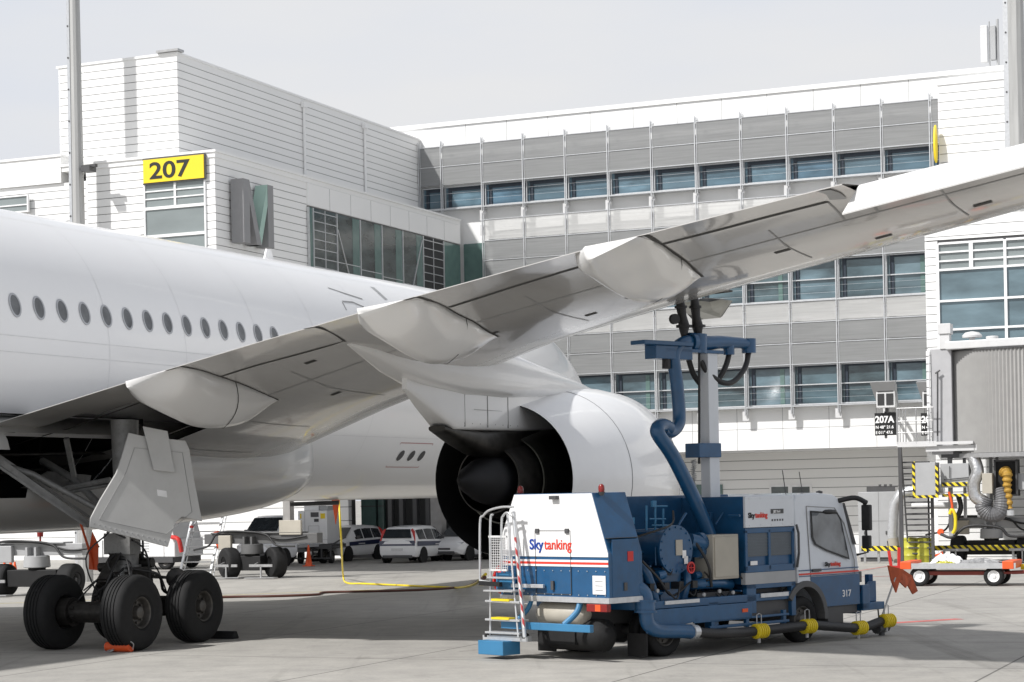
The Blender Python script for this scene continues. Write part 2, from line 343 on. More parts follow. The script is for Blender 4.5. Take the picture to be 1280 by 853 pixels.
PANES_U = [M_GB, glassmat('pane blue light', (.11, .18, .225), var=.5, sc=.8), glassmat('pane blue mid', (.07, .125, .17), var=.6, sc=.7), glassmat('pane blue even', (.095, .15, .185), var=.3)]
PANES_L = [M_GB2, glassmat('pane grey deep', (.06, .09, .10), var=.7, sc=.9), glassmat('pane grey blue', (.10, .15, .175), var=.5, sc=.8), glassmat('pane teal', (.08, .125, .145), var=.5, sc=.6)]
for z0, z1, two in zw:
    xs = [-20.05, -18.98]+[-17.05+1.932*i for i in range(0, 13)] if z1 > 14 else [-17.05+1.932*i for i in range(0, 13)]
    for i in range(len(xs)-1):
        a, b = xs[i]+.04, xs[i+1]-.04
        if a > xr-1.5: continue
        cnt += 1
        g = MB(); g.box(a, b, .30, .36, z0+.05, z1-.03)
        w = g.build('window', (PANES_U if z1 > 14 else PANES_L)[(i*5+cnt//7) % 4], T0)
        fr = MB(); yA, yB = .2, .34
        fr.box(a, b, yA, yB, z0, z0+.05); fr.box(a, b, yA, yB, z1-.05, z1-.01); fr.box(a, a+.035, yA, yB, z0+.05, z1-.05); fr.box(b-.035, b, yA, yB, z0+.05, z1-.05)
        if two: fr.box(a+.035, b-.035, yA, yB, (z0+z1)/2-.02, (z0+z1)/2+.025)
        fr.build('window_frame', M_ALU, w)
        bl = MB(); bl.box(a+.16, a+.3, .24, .295, z0+.06, z1-.06)
        if z1 > 14: bl.box(a+.3, b-.04, .26, .295, z1-.2, z1-.06)
        if z1 < 14: bl.box(a+.3, b-.04, .26, .295, z1-.12, z1-.06)
        bl.build('window_blind', M_BLIND, w)
        if two and (i*7+cnt) % 3 == 0:
            MB().box(b-.5-(i % 3)*.35, b-.32-(i % 3)*.3, .275, .298, z0+.06, z1-.13).build('curtain', M_GREENG, w)
        if (i*3+cnt) % 4 == 1 and z1 < 14: MB().box(a+.4, a+1.0, .28, .298, z1-.42, z1-.36).build('ceiling_lamp', M_LGREY, w)
        # glazing wires in front of the lower panes
        wr = MB()
        for k in range(1, 3): z = z0+(((z1-z0)/2 if two else z1-z0))*k/3; wr.box(a+.035, b-.035, .12, .128, z, z+.007)
        wr.build('guard_rod', M_ALU, w)
# mullions and rails in front
mb = MB()
allx = [-20.05, -18.98]+[-17.05+1.932*i for i in range(0, 13)]
for x in allx:
    if x > 6: continue
    zs = [(15.0, 18.2)] if x < -17.2 else [(15.0, 18.2), (10.05, 14.9), (5.75, 10.0)]
    for z0, z1 in zs:
        mb.box(x-.035, x+.005, -.06, .0, z0, z1); mb.box(x+.045, x+.07, -.03, .02, z0, z1)
    if x > -20: 
        mb.box(x-.02, x+.02, -.04, .05, 17.98, 18.14); mb.box(x+.06, x+.14, -.08, .04, 18.0, 18.08)
mb.build('mullion', M_ALU, T0)
mb = MB()
for z0, z1, k in rows:
    x0 = -20.05 if z0 > 15 else -17.05
    mb.box(x0, 6.1, -.035, .03, z1-.018, z1+.018)
for z in (16.225, 12.01, 7.76): mb.box(-17.05, 6.1, -.035, .03, z-.015, z+.02)
for z in (15.2, 10.32, 6.08): mb.box(-20.05 if z > 15 else -17.05, 6.1, -.05, YW, z-.03, z+.02)
mb.build('screen_rail', M_ALU, T0)
for x in [-17.05+1.932*i for i in range(0, 12)]:
    for z in (14.95, 14.3, 10.0, 9.3, 5.9): mb = MB(); mb.bar((x, -.02, z-.05), (x, YW, z+.12), .05, .09); mb.box(x-.16, x+.10, .05, .07, z-.35, z+.1); mb.build('screen_bracket', M_LGREY, T0)
MB().box(-18.1, -17.12, .25, .4, 11.2, 13.66).build('corner_glazing', M_GREENG, T0)
for pa_, pb_, mt in (((964, 609), (985, 621), M_GD), ((990, 609), (1012, 621), M_GD), ((868, 606), (877, 619), M_GREENG), ((893, 606), (903, 619), M_GREENG)):
    a = BF.on(*pa_, y=3.22); b = BF.on(*pb_, y=3.22); w = MB().box(a.x, b.x, 3.23, 3.298, b.z, a.z).build('ground_floor_window', mt, T0)
    if mt is M_GD: MB().box(a.x-.09, b.x+.09, 3.25, 3.29, b.z-.09, a.z+.09).build('window_frame', M_WHITE, w)
# back of the undercroft beneath the pier
gx = BF.on(436, 660, y=1.1).x
m = MB(); boards(m, -60, gx, 1.1, 1.5, 0, 5.4, .62, .03); m.box(-60, gx, .8, 1.05, 5.4, 6.1); m.build('undercroft_wall', [M_CLAD, M_GROOVE], T0)
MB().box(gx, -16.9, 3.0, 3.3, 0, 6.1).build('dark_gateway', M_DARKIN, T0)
for i, (px0, px1) in enumerate(((452, 470), (473, 480))):
    a = BF.on(px0, 600, y=2.9); b = BF.on(px1, 600, y=2.9)
    w = MB().box(a.x, b.x, 2.8, 2.98, 1.1, 3.2).build('gateway_window', M_GREENG, T0)
    MB().box(a.x-.02, b.x+.02, 2.78, 2.83, 2.3, 2.34).box(a.x-.02, b.x+.02, 2.78, 2.83, 2.75, 2.79).build('window_bar', M_DGREY, w)
mb = MB()
for px in (440, 489, 503, 520, 536): a = BF.on(px, 600, y=1.6); mb.box(a.x-.1, a.x+.1, 1.4, 1.7, 0, 5)
mb.box(gx, -16.9, 1.4, 1.6, .0, .5); mb.box(gx, -16.9, 1.0, 3.2, 5.3, 6.1)
mb.each('gateway_post', M_DGREY, T0)
# ---- elevated pier building with the tall roof block
P0 = B0('pier_building', 'white boarded pier building raised over the vehicle road, with a taller boxy roof block', 'pier building')
Ya = -20.05; Xa = -18.14
m = MB()
boards(m, -23.4, Xa, Ya, -.1, 8.5, 14.45)
boards(m, -30, -23.45, Ya+.15, -.1, 9.5, 14.09)
m.build('lower_wall', [M_CLAD, M_GROOVE], P0)
m = MB(); boards(m, -25.12, -20.13, -19.16, .2, 14.6, 18.35); m.build('upper_wall', [M_CLAD, M_GROOVE], P0)
m = MB(); m.box(-25.2, -20.09, -19.2, .2, 18.35, 18.43); m.build('upper_coping', M_CLADS, P0)
m = MB(); m.box(-30, -24.5, Ya+.05, -.1, 14.1, 15.02); m.box(-30, -24.45, Ya, -.1, 15.02, 15.1); m.build('left_parapet', M_CLADS, P0)
m = MB(); m.box(-24.4, Xa+.04, Ya-.04, -.05, 14.45, 14.62); m.box(-24.5, Xa+.09, Ya-.09, -.05, 14.62, 14.70); m.build('roof_coping', M_CLADS, P0)
m = MB(); m.box(Xa-.01, Xa+.05, -13.65, -.1, 13.62, 14.44); m.build('fascia_panel', M_CLADS, P0)
m = MB()
for k in range(1, 8): y = -13.65+k*1.7; m.box(Xa+.045, Xa+.054, y, y+.016, 13.63, 14.43)
m.build('fascia_joint', M_LINEL, P0)
# downpipes on the side of the tall block
for px, py in ((378, 140), (454, 165), (272, 82)):
    p = BF.on(px, py, x=-20.13)
    if px == 272: continue
    mb = MB(); mb.cyl((-20.06, p.y, 14.7), (-20.06, p.y, 18.05), .055, 10); mb.box(-20.12, -19.97, p.y-.13, p.y+.13, 18.0, 18.22)
    mb.build('downpipe', M_CLADS, P0, smooth=40)
MB().box(-20.9, -20.0, -19.3, -18.9, 18.44, 18.52).build('roof_lamp', M_STEEL, P0)
# glazed band in the side wall
ys = [BF.on(px, 340, x=Xa).y for px in (385, 390.5, 420, 449, 476, 502, 527.5, 553, 574.5)]
zt, zb = 13.55, 8.8
MB().box(Xa-.02, Xa+.03, ys[0], -.1, zb, zt+.05).build('glass_band_recess', M_DGREY, P0)
for i in range(8):
    mt = (M_GREENG, M_GD, M_GD, M_GD, M_GD, M_GD, M_DARKIN, M_GREENG)[i]
    w = MB().box(Xa+.03, Xa+.06, ys[i]+.03, ys[i+1]-.03, zb, zt).build('side_window', mt, P0)
    fr = MB(); fr.box(Xa+.02, Xa+.1, ys[i]-.03, ys[i]+.03, zb, zt)
    if i in (1, 6):
        fr.box(Xa+.03, Xa+.085, (ys[i]+ys[i+1])/2-.02, (ys[i]+ys[i+1])/2+.02, zb, zt)
        for k in range(9): z = zt-.15-k*.34; fr.box(Xa+.03, Xa+.085, ys[i]+.03, ys[i+1]-.03, z, z+.03)
    if i in (2, 5): fr.bar((Xa+.075, ys[i]+.05, zt-.6 if i == 2 else zb+.8), (Xa+.075, ys[i+1]-.1, zb+.8 if i == 2 else zt-.2), .05)
    if i in (2, 3, 4, 5): fr.box(Xa+.05, Xa+.07, ys[i], ys[i+1], 11.9-.1*i, 11.93-.1*i)
    fr.build('window_frame', M_ALU, w)
    if i in (2, 3, 4, 5): MB().box(Xa+.062, Xa+.066, ys[i+1]-.62, ys[i+1]-.05, zb, zt-.01).build('curtain', M_GREENG, w)
# front window under the gate number
fy = Ya
def fwin(x0, x1, z0, z1, mt, bars=(), vb=()):
    w = MB().box(x0, x1, fy-.02, fy+.02, z0, z1).build('front_window', mt, P0); fr = MB()
    for a, b, c, d in ((x0-.05, x0, z0-.05, z1+.05), (x1, x1+.05, z0-.05, z1+.05), (x0, x1, z0-.05, z0), (x0, x1, z1, z1+.05)): fr.box(a, b, fy-.07, fy+.02, c, d)
    for z in bars: fr.box(x0, x1, fy-.06, fy-.01, z-.022, z+.022)
    for x in vb: fr.box(x-.04, x+.04, fy-.065, fy-.012, z0, z1)
    fr.build('window_frame', M_WHITE, w)
fwin(-20.93, -18.55, 12.92, 13.72, M_GG, (13.2, 13.46), (-19.72,)); fwin(-20.93, -18.55, 11.95, 12.82, M_GG); fwin(-20.93, -18.55, 9.0, 11.85, M_GG)
fwin(-28.5, -25.9, 13.2, 13.72, M_GG, (13.42,))
for x, y in ((-29.2, -19), (-29.2, -9.5), (-18.7, -1.6)): MB().box(x-.25, x+.25, y-.25, y+.25, 0, 8.5).build('support_column', M_COLUMN, P0)
# gate number sign
S = thing('gate_sign', BF, -19.7, Ya, 13.75, 'yellow gate sign reading 207 on the corner of the pier building', 'sign')
MB().box(-1.22, 1.22, -.16, -.075, 0, .80).build('sign_board', M_YEL, S)
m = MB(); m.box(-1.26, 1.26, -.13, -.07, -.05, -.0); m.box(-1.26, 1.26, -.13, -.07, .80, .84); m.box(1.22, 1.27, -.13, -.07, 0, .80); m.build('sign_frame', M_DGREY, S)
o, w = text('207', .80, (-.98, -.166, .13), (1, 0, 0), (0, 0, 1), M_TEXTK, S, 'gate_number', bold=.014, sx=1.36)
# big letter M on the side wall
S = thing('letter_sign', BF, Xa+.6, -19.2, 11.6, 'huge grey three dimensional letter M standing off the pier side wall', 'sign')
pf = [(0, 0), (.42, 0), (.42, 1.45), (1.2, .0), (1.55, .0), (2.2, 1.45), (2.2, 0), (2.65, 0), (2.65, 2.2), (2.2, 2.2), (1.36, .62), (.42, 2.2), (0, 2.2)]
# concave outline split into convex pieces
mb = MB()
for q in ([(0, 0), (.42, 0), (.42, 2.2), (0, 2.2)], [(1.66, 0), (2.05, 0), (2.05, 2.2), (1.66, 2.2)]): mb.prism([(0, a, b) for a, b in q], (-.5, 0, 0))
for q in ([(.422, 2.2), (.422, 1.45), (.88, 0), (1.2, 0)],): mb.prism([(-.004, a, b) for a, b in q], (-.49, 0, 0))
mb.build('letter_body', M_MGREY, S)
MB().prism([(-.008, a, b) for a, b in [(1.658, 2.2), (1.658, 1.45), (1.18, 0), (.9, 0)]], (-.48, 0, 0)).build('letter_stroke', M_LGREEN, S)
mb = MB()
for y in (.2, 1.85):
    for z in (.4, 1.8): mb.cyl((-.62, y, z), (-.45, y, z), .04, 8)
mb.each('wall_fixing', M_STEEL, S)
# ---- right tower building
Q0 = B0('gate_building', 'white boarded gate building on the right with a gridded wall of large windows', 'gate building')
yu, yl = -2.2, -5.0
xu = BF.on(1172, 110, y=yu).x; xl = BF.on(1157, 360, y=yl).x
ztop = BF.on(1175, 107, y=yu).z; zlow = BF.on(1257, 272, y=yl).z+.0
m = MB(); boards(m, xu, 24, yu, 8, 10, ztop, .33); m.build('upper_wall', [M_CLAD, M_GROOVE], Q0)
m = MB(); m.box(xu-.03, 24, yu-.04, 8, ztop, ztop+.1); m.build('upper_coping', M_CLADS, Q0)
zl = BF.on(1157, 282, y=yl).z
wx0, wx1 = BF.on(1172, 330, y=yl).x, 24
wz1 = BF.on(1175, 305, y=yl).z; wz0 = BF.on(1175, 440, y=yl).z
m = MB(); boards(m, xl, wx0, yl, 8, 4.3, wz1+.1, .30); boards(m, xl, 24, yl+.003, 8.002, wz1+.14, zl+.25, .36); boards(m, wx0+.04, 24, yl+.003, 8.004, 4.3, wz0-.1, .30)
boards(m, xl+.15, 24, yl+.5, 8.006, 0, 4.28, .30)
m.box(wx0, 24, yl+.12, 7.9, wz0-.1, wz1+.14, 1)
m.build('lower_wall', [M_CLAD, M_GROOVE], Q0)
xs = [wx0, BF.on(1213.5, 330, y=yl).x, BF.on(1256.5, 330, y=yl).x]
wd = (xs[2]-xs[0]); zz = [BF.on(1175, p, y=yl).z for p in (305, 338, 377, 413, 450)]
for c in range(4):
    a, b = xs[0]+c*wd, xs[0]+(c+1)*wd
    for r in range(4):
        w = MB().box(a+.05, b-.05, yl+.05, yl+.1, zz[r+1]+.04, zz[r]-.04).build('window', M_GB2 if r else M_GG, Q0); fr = MB()
        fr.box(a-.05, a+.05, yl-.04, yl+.1, zz[r+1], zz[r]); fr.box(a+.05, b-.05, yl-.035, yl+.1, zz[r]-.04, zz[r]+.04)
        if r == 0:
            for k in (1, 2): z = zz[1]+(zz[0]-zz[1])*k/3; fr.box(a+.05, b-.05, yl-.02, yl+.045, z-.03, z+.03)
            fr.box((a+b)/2-.07, (a+b)/2+.07, yl-.03, yl+.045, zz[1], zz[0])
        fr.build('window_frame', M_WHITE, w)
p = BF.on(1171, 180, y=yu-.3)
S = thing('oval_sign', BF, xu-.02, yu-.3, p.z-.85, 'yellow oval gate sign seen nearly edge on at the gate building corner', 'sign')
MB().loft([[Vector((x, .0+.24*cos(t)*k,   .85+.72*sin(t)*k)) for t in [2*pi*i/24 for i in range(24)]] for x, k in ((-.09, .9), (-.06, 1), (-.01, 1), (0, .95))]).build('sign_shell', M_YEL, S, smooth=40)
S['label'] = S['label']
# antennas on the roof
p = BF.on(1238, 83, y=.8)
S = thing('roof_antenna', BF, p.x, .8, 19.04, 'grey mobile antenna panels on a short mast on the terminal roof', 'antenna')
m = MB(); m.cyl((.3, 0, 0), (.3, 0, 1.95), .055, 8); m.cyl((-.02, 0, 0), (-.02, 0, 1.9), .03, 8); m.box(-.02, .3, -.03, .03, .35, .4); m.box(-.02, .3, -.03, .03, 1.5, 1.55); m.build('antenna_mast', M_GREY, S)
MB().box(-.35, -.08, -.12, .1, .3, 1.75).build('antenna_panel', M_LGREY, S, bevel=.02)
MB().box(.04, .24, -.14, .05, .35, 1.7).build('antenna_panel', M_GREY, S, bevel=.02)
# light masts
def mast(x, y, zb, h, wb, wt, label):
    S = thing('light_mast', BF, x, y, zb, label, 'light mast', 'tall light masts')
    m = MB(); n = 12; m.loft([[Vector((w/2*.8*cos(2*pi*(i+.5)/n), w/2*.8*sin(2*pi*(i+.5)/n), z)) for i in range(n)] for z, w in ((0, wb), (h, wt))]); m.build('mast_shaft', M_MASTG, S)
    m = MB(); m.prism([(-wb*.56, -.1, 0), (-wb*.30, -.18, 0), (-wb*.30, .05, 0), (-wb*.56, .05, 0)], (wb*.5-wt*.5, 0, h)); m.build('cable_channel', M_ALU, S)
    m = MB()
    for k in range(int(h/1.1)): z = .6+k*1.1; f = z/h; x_ = -wb*.43+(wb-wt)*.5*f; m.lathe([(0, .035), (.03, .035), (.03, 0)], (x_, -.135, z), (0, -1, 0), 8)
    m.build('bolt', M_DGREY, S); return S
p = BF.on(97, 210, y=-20.85)
S = mast(p.x, -20.85, 0, 30, .66, .38, 'grey steel light mast in front of the pier building, left of the 207 sign')
m = MB(); m.bar((.2, 0, p.z-.0), (.85, -.1, p.z), .12, .1); m.box(.35, .7, -.3, .1, p.z-.2, p.z-.02); m.build('camera_head', M_DGREY, S)
p = BF.on(1272, 170, y=-3.6)
mast(p.x, -3.6, BF.on(1264, 285, y=-3.6).z, 22, .82, .72, 'grey steel light mast rising behind the wing at the right edge')
# ================================================================== AIRLINER (local x = starboard, y = forward, z up; origin under the main gear station)
A0 = thing('airliner', AF, 0, 0, 0, 'large white twin engined airliner parked at the gate, seen from behind under its right wing', 'aircraft')
FC, FA, FB = 5.86, 2.98, 3.19
def fus_r(y):
    """half width factor, centre lift"""
    if y > 23: u = min(1, (y-23)/10.2); k = math.sqrt(max(0, 1-u**2.3)); return k, -1.15*u*u*u
    if y < -12: u = min(1, (-12-y)/21.5); k = 1-.93*u**1.5; return k, 1.9*u**1.6
    return 1, 0
def fus(y, ang, off=0):                                     # ang from horizontal starboard, up positive
    k, c = fus_r(y); return Vector(((FA*k+off)*cos(ang), y, FC+c+(FB*k+off)*sin(ang)))
rings = []
for y in [-33.4+i*.7 for i in range(0, 31)]+[-11+i*2 for i in range(0, 4)]+[-4.0, -3.1, -2.3]+[-1.55+.6*i for i in range(10)]+[5+2*i for i in range(9)]+[23+i*.5 for i in range(0, 20)]+[32.8, 33.05, 33.17]:
    rings.append([fus(y, 2*pi*i/64) for i in range(64)])
fm = MB().loft(rings)
keep = [f for f in fm.f if not (lambda c: c.x > .5 and -3.1 < c.y < 3.85 and c.z < (4.05 if c.y > -.7 else 3.7))(sum((fm.v[i] for i in f), Vector())/len(f))]
fm.f = keep; fm.m = [0]*len(keep); fm.build('fuselage', M_FUS, A0, smooth=50)
# cabin windows
yw0 = AF.on(21, 380, x=2.94).y
aw = math.asin((6.63-FC)/FB)
def fus_disc(y0, ang, w, h, off, n=20, skew=0):
    out = [];
    for i in range(n):
        t = 2*pi*i/n; out.append(fus(y0+w/2*cos(t), ang+h/2*sin(t)/FB, off))
    return out
pit = (AF.on(303.3, 413, x=2.94).y-yw0)/11
for i in range(-14, 30):
    y = yw0+i*pit
    if i in (-8, 14, 15): continue
    a = fus_disc(y, aw, .35, .50, .004); b = fus_disc(y, aw, .35, .50, .014); c = fus_disc(y, aw, .27, .42, .014); d = fus_disc(y, aw, .27, .42, .006)
    m = MB(); m.loft([a, b, c, d], cap=False); w = m.build('cabin_window', M_WINF, A0, smooth=40)
    m = MB(); n = len(d); m.add(fus_disc(y, aw, .275, .425, .0075), [tuple(range(n))]); m.build('window_pane', M_WING_W, w)
# seams, door outline and marks on the fuselage
def fstrip(mb, pts, w=.02, off=.004):
    for (y0, a0), (y1, a1) in zip(pts, pts[1:]):
        p, q = fus(y0, a0, off), fus(y1, a1, off); d = (q-p).normalized(); nn = Vector((cos(a0), 0, sin(a0))); s_ = d.cross(nn)*w/2
        mb.add([p-s_, p+s_, q+s_, q-s_], [(0, 1, 2, 3)])
def fpix(px, py):                                            # where a photo point falls on the fuselage side
    d = ray(px, py); lo, hi = 20., 90.
    best = None; k = lo
    while k < hi:
        X = d[0]*k-AF.o[0]; Y = k-AF.o[1]; x = X*AF.r[0]+Y*AF.r[1]; y = X*AF.f[0]+Y*AF.f[1]; z = CH+d[2]*k
        kk, c = fus_r(y)
        if (x/(FA*kk+.001))**2+((z-FC-c)/(FB*kk+.001))**2 < 1: best = (y, math.atan2((z-FC-c)/FB, x/FA)); break
        k += .01
    return best
m = MB()
for pts in ([(410, 360), (431, 367), (453, 374)], [(428, 377), (441, 378), (455, 384)], [(428, 378), (433, 388)]):
    q = [fpix(*p) for p in pts]
    if all(q): fstrip(m, q, .05)
m.build('panel_seam', M_LINEL, A0, fix=False)
m = MB(); q = [fpix(*p) for p in ((465, 359), (473, 366), (483, 375))]
if all(q): fstrip(m, q, .22)
m.build('antenna_strip', M_GREY, A0, fix=False)
m = MB()
for ang in (1.05, 1.25, .05, -.05, -.5): fstrip(m, [(y, ang) for y in range(-14, 24, 2)], .012, .003)
for y in (-9.2, -4.1, -1.2, 2.8, 5.6, 8.6, 11.4, 14.3, 19.8): fstrip(m, [(y, a*.1) for a in range(-9, 16)], .012, .003)
m.build('skin_joint', mat('skin joint', (.70, .70, .705), .4), A0, fix=False)
q = fpix(514, 570)
fr = MB(); fstrip(fr, [(q[0]-1.0, q[1]-.13), (q[0]+.9, q[1]-.13), (q[0]+.9, q[1]+.13), (q[0]-1.0, q[1]+.13), (q[0]-1.0, q[1]-.13)], .025); fr.build('outflow_panel_edge', mat('faded red outline', (.45, .2, .2), .5), A0, fix=False)
for k in (-.62, 0, .6):
    m = MB(); m.add(fus_disc(q[0]+k, q[1], .30, .36, .006), [tuple(range(20))]); m.build('outflow_valve', M_DGREY, A0, fix=False)
p = fus(AF.on(335, 305, x=0).y, pi/2)
MB().prism([(-.02, p.y-.25, p.z-.05), (-.02, p.y+.3, p.z-.05), (-.02, p.y+.12, p.z+.32), (-.02, p.y-.1, p.z+.32)], (.04, 0, 0)).build('blade_antenna', M_FUS, A0)
# belly fairing with the open gear bay
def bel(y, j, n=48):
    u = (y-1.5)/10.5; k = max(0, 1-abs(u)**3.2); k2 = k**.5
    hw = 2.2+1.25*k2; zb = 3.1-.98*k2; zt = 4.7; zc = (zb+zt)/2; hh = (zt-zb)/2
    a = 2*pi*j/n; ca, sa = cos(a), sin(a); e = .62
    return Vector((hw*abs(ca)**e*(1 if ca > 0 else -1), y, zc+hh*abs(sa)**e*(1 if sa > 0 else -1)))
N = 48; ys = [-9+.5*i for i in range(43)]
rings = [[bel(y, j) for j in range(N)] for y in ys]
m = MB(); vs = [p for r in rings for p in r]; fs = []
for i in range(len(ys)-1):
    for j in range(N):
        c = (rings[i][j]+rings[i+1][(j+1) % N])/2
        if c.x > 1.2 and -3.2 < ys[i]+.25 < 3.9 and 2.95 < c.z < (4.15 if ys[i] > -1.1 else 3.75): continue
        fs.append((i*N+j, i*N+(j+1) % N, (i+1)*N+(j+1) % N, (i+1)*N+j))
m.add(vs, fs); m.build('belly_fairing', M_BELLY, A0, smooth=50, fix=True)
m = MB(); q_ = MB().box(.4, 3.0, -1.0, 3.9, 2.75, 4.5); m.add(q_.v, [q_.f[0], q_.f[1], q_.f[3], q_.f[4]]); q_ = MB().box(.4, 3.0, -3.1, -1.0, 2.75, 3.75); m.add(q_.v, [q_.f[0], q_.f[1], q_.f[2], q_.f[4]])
m.add([(.4, -1, 3.75), (3.0, -1, 3.75), (3.0, -1, 4.5), (.4, -1, 4.5)], [(0, 1, 2, 3)]); m.build('gear_bay', M_BLACK, A0, fix=False)  # black walls carry the bay's deep shade in their colour
m = MB()
for k in range(4): y = -.9+k*1.3; m.box(.5, .75+.2*(k % 2), y, y+.07, 2.95, 4.1)
m.cyl((1.2, -1.0, 3.3), (1.4, 3.6, 3.5), .06); m.cyl((2.2, -1.0, 3.7), (2.3, 3.6, 3.8), .04); m.build('bay_rib', M_GEARD, A0)
MB().prism([(3.05, -.2, 3.05), (3.1, 1.8, 3.02), (3.05, 2.0, 3.30), (2.9, .8, 3.38)], (-.05, 0, 0)).build('bay_panel', M_GEAR, A0)
# wing
def LEy(t): return 13-.70*t
def chd(t):
    if t < 3: return 14-1.8*t/3
    if t < 11: return 12.2-4.5*(t-3)/8
    if t < 30.5: return 7.7-5.6*(t-11)/20
    return 2.24-.5*(t-30.5)
def interp(t, T):
    for (a, u), (b, v) in zip(T, T[1:]):
        if t <= b: return u+(v-u)*max(0, (t-a))/(b-a)
    return T[-1][1]
ZT = [(0, 3.9), (3.5, 4.29), (5.6, 4.67), (7.7, 5.06), (10.8, 5.60), (13.2, 5.86), (15, 6.03), (17.1, 6.23), (19, 6.38), (21.3, 6.56), (25, 6.84), (28, 7.1), (31, 7.5), (32.4, 8.6)]
ZL = [(0, 4.1), (3, 4.45), (7, 5.1), (11, 5.62), (12.7, 5.88), (15.8, 6.16), (18, 6.33), (20.4, 6.5), (22.5, 6.64), (25, 6.84), (28, 7.1), (31, 7.5), (32.4, 8.6)]
def thk(t): return .145-.045*min(1, t/14)
XS = [0, .006, .02, .05, .1, .18, .28, .4, .52, .64, .75, .84, .92, 1]
def wing_pt(t, u, up, sgn=1):
    c = chd(t); y = LEy(t)-c*u; T = thk(t); yt = 5*T*(.2969*math.sqrt(u)-.126*u-.3516*u*u+.2843*u**3-.1036*u**4)*c
    camb = .012*c*(sin(pi*u**.8)) ; zc = interp(t, ZL)*(1-u)+interp(t, ZT)*u + camb*.3
    low = -yt*.98+ (.018*c*max(0, sin(pi*(u-.55)/.45)) if u > .55 else 0)
    z = zc+(yt*.92+.006 if up else low-.006)
    return Vector((sgn*t, y, z))
def in_well(t, u): y = LEy(t)-chd(t)*u; return t < 5.3 and .1 < y < 3.3
TS = [0, 1.5, 2.5, 3, 3.5, 4, 4.5, 5, 5.5, 6, 7, 8, 9, 10, 11, 12, 13, 14, 15, 16, 17, 18, 19, 20, 21, 21.3, 22, 23, 24, 25, 26, 27, 28, 29, 30, 30.5, 31, 31.6, 32.1, 32.4]
for sgn in (1, -1):
    XX = XS if sgn < 0 else sorted(set(XS+[.8, .88, .96, .7, .34, .46, .58]))
    XX = sorted(XX)
    def ring(t): return [wing_pt(t, u, True, sgn) for u in reversed(XX)]+[wing_pt(t, u, False, sgn) for u in XX[1:]]
    rr = [ring(t) for t in TS]; n = len(rr[0]); m = MB(); fs = []
    k = len(XX)
    for i in range(len(TS)-1):
        for j in range(n):
            if j >= k-1 and j < n-1 and sgn > 0:
                u0 = XX[j-k+1]; u1 = XX[j-k+2]; tt = (TS[i]+TS[i+1])/2; um = (u0+u1)/2
                if in_well(tt, um): continue
                if tt > 21.3 and tt < 29 and um > .84: continue     # the drooped aileron is its own part
            if sgn > 0 and j < k-1:
                u0 = XX[k-1-j]; u1 = XX[k-2-j]; tt = (TS[i]+TS[i+1])/2
                if tt > 21.3 and tt < 29 and (u0+u1)/2 > .84: continue
            if sgn > 0 and j == n-1 and 21.3 < (TS[i]+TS[i+1])/2 < 29: continue
            fs.append((i*n+j, i*n+(j+1) % n, (i+1)*n+(j+1) % n, (i+1)*n+j))
    fs.append(tuple(range((len(TS)-1)*n, len(TS)*n)))
    m.add([p for r in rr for p in r], fs); m.build('wing', M_WING, A0, smooth=35)
m = MB(); gt = [2+.25*k for k in range(14)]; gy = [-.1+.2*k for k in range(19)]
m.add([wing_pt(t_, min(.97, (LEy(t_)-y_)/chd(t_)), True)-Vector((0, 0, .07)) for t_ in gt for y_ in gy], [(i*19+k, i*19+k+1, (i+1)*19+k+1, (i+1)*19+k) for i in range(13) for k in range(18)]); m.build('bay_roof', M_BLACK, A0, fix=False)  # black sheet paints the deep shade above the open bay
# drooped aileron
rings = []
for t in [21.32+i*(28.98-21.32)/16 for i in range(17)]:
    h = (wing_pt(t, .84, True)+wing_pt(t, .84, False))/2; th = (wing_pt(t, .84, True)-wing_pt(t, .84, False)).length/2
    L_ = chd(t)*.20; dr = R(27); d = Vector((0, -cos(dr), -sin(dr))); nn = Vector((0, -sin(dr), cos(dr)))
    rings.append([h+nn*th, h+d*L_*.3+nn*th*.8, h+d*L_+nn*.01, h+d*L_-nn*.01, h+d*L_*.4-nn*th*.5, h-nn*th*.98, h+Vector((0, th*.5, 0))])
MB().loft(rings).build('aileron', M_FAIR, A0, smooth=30)
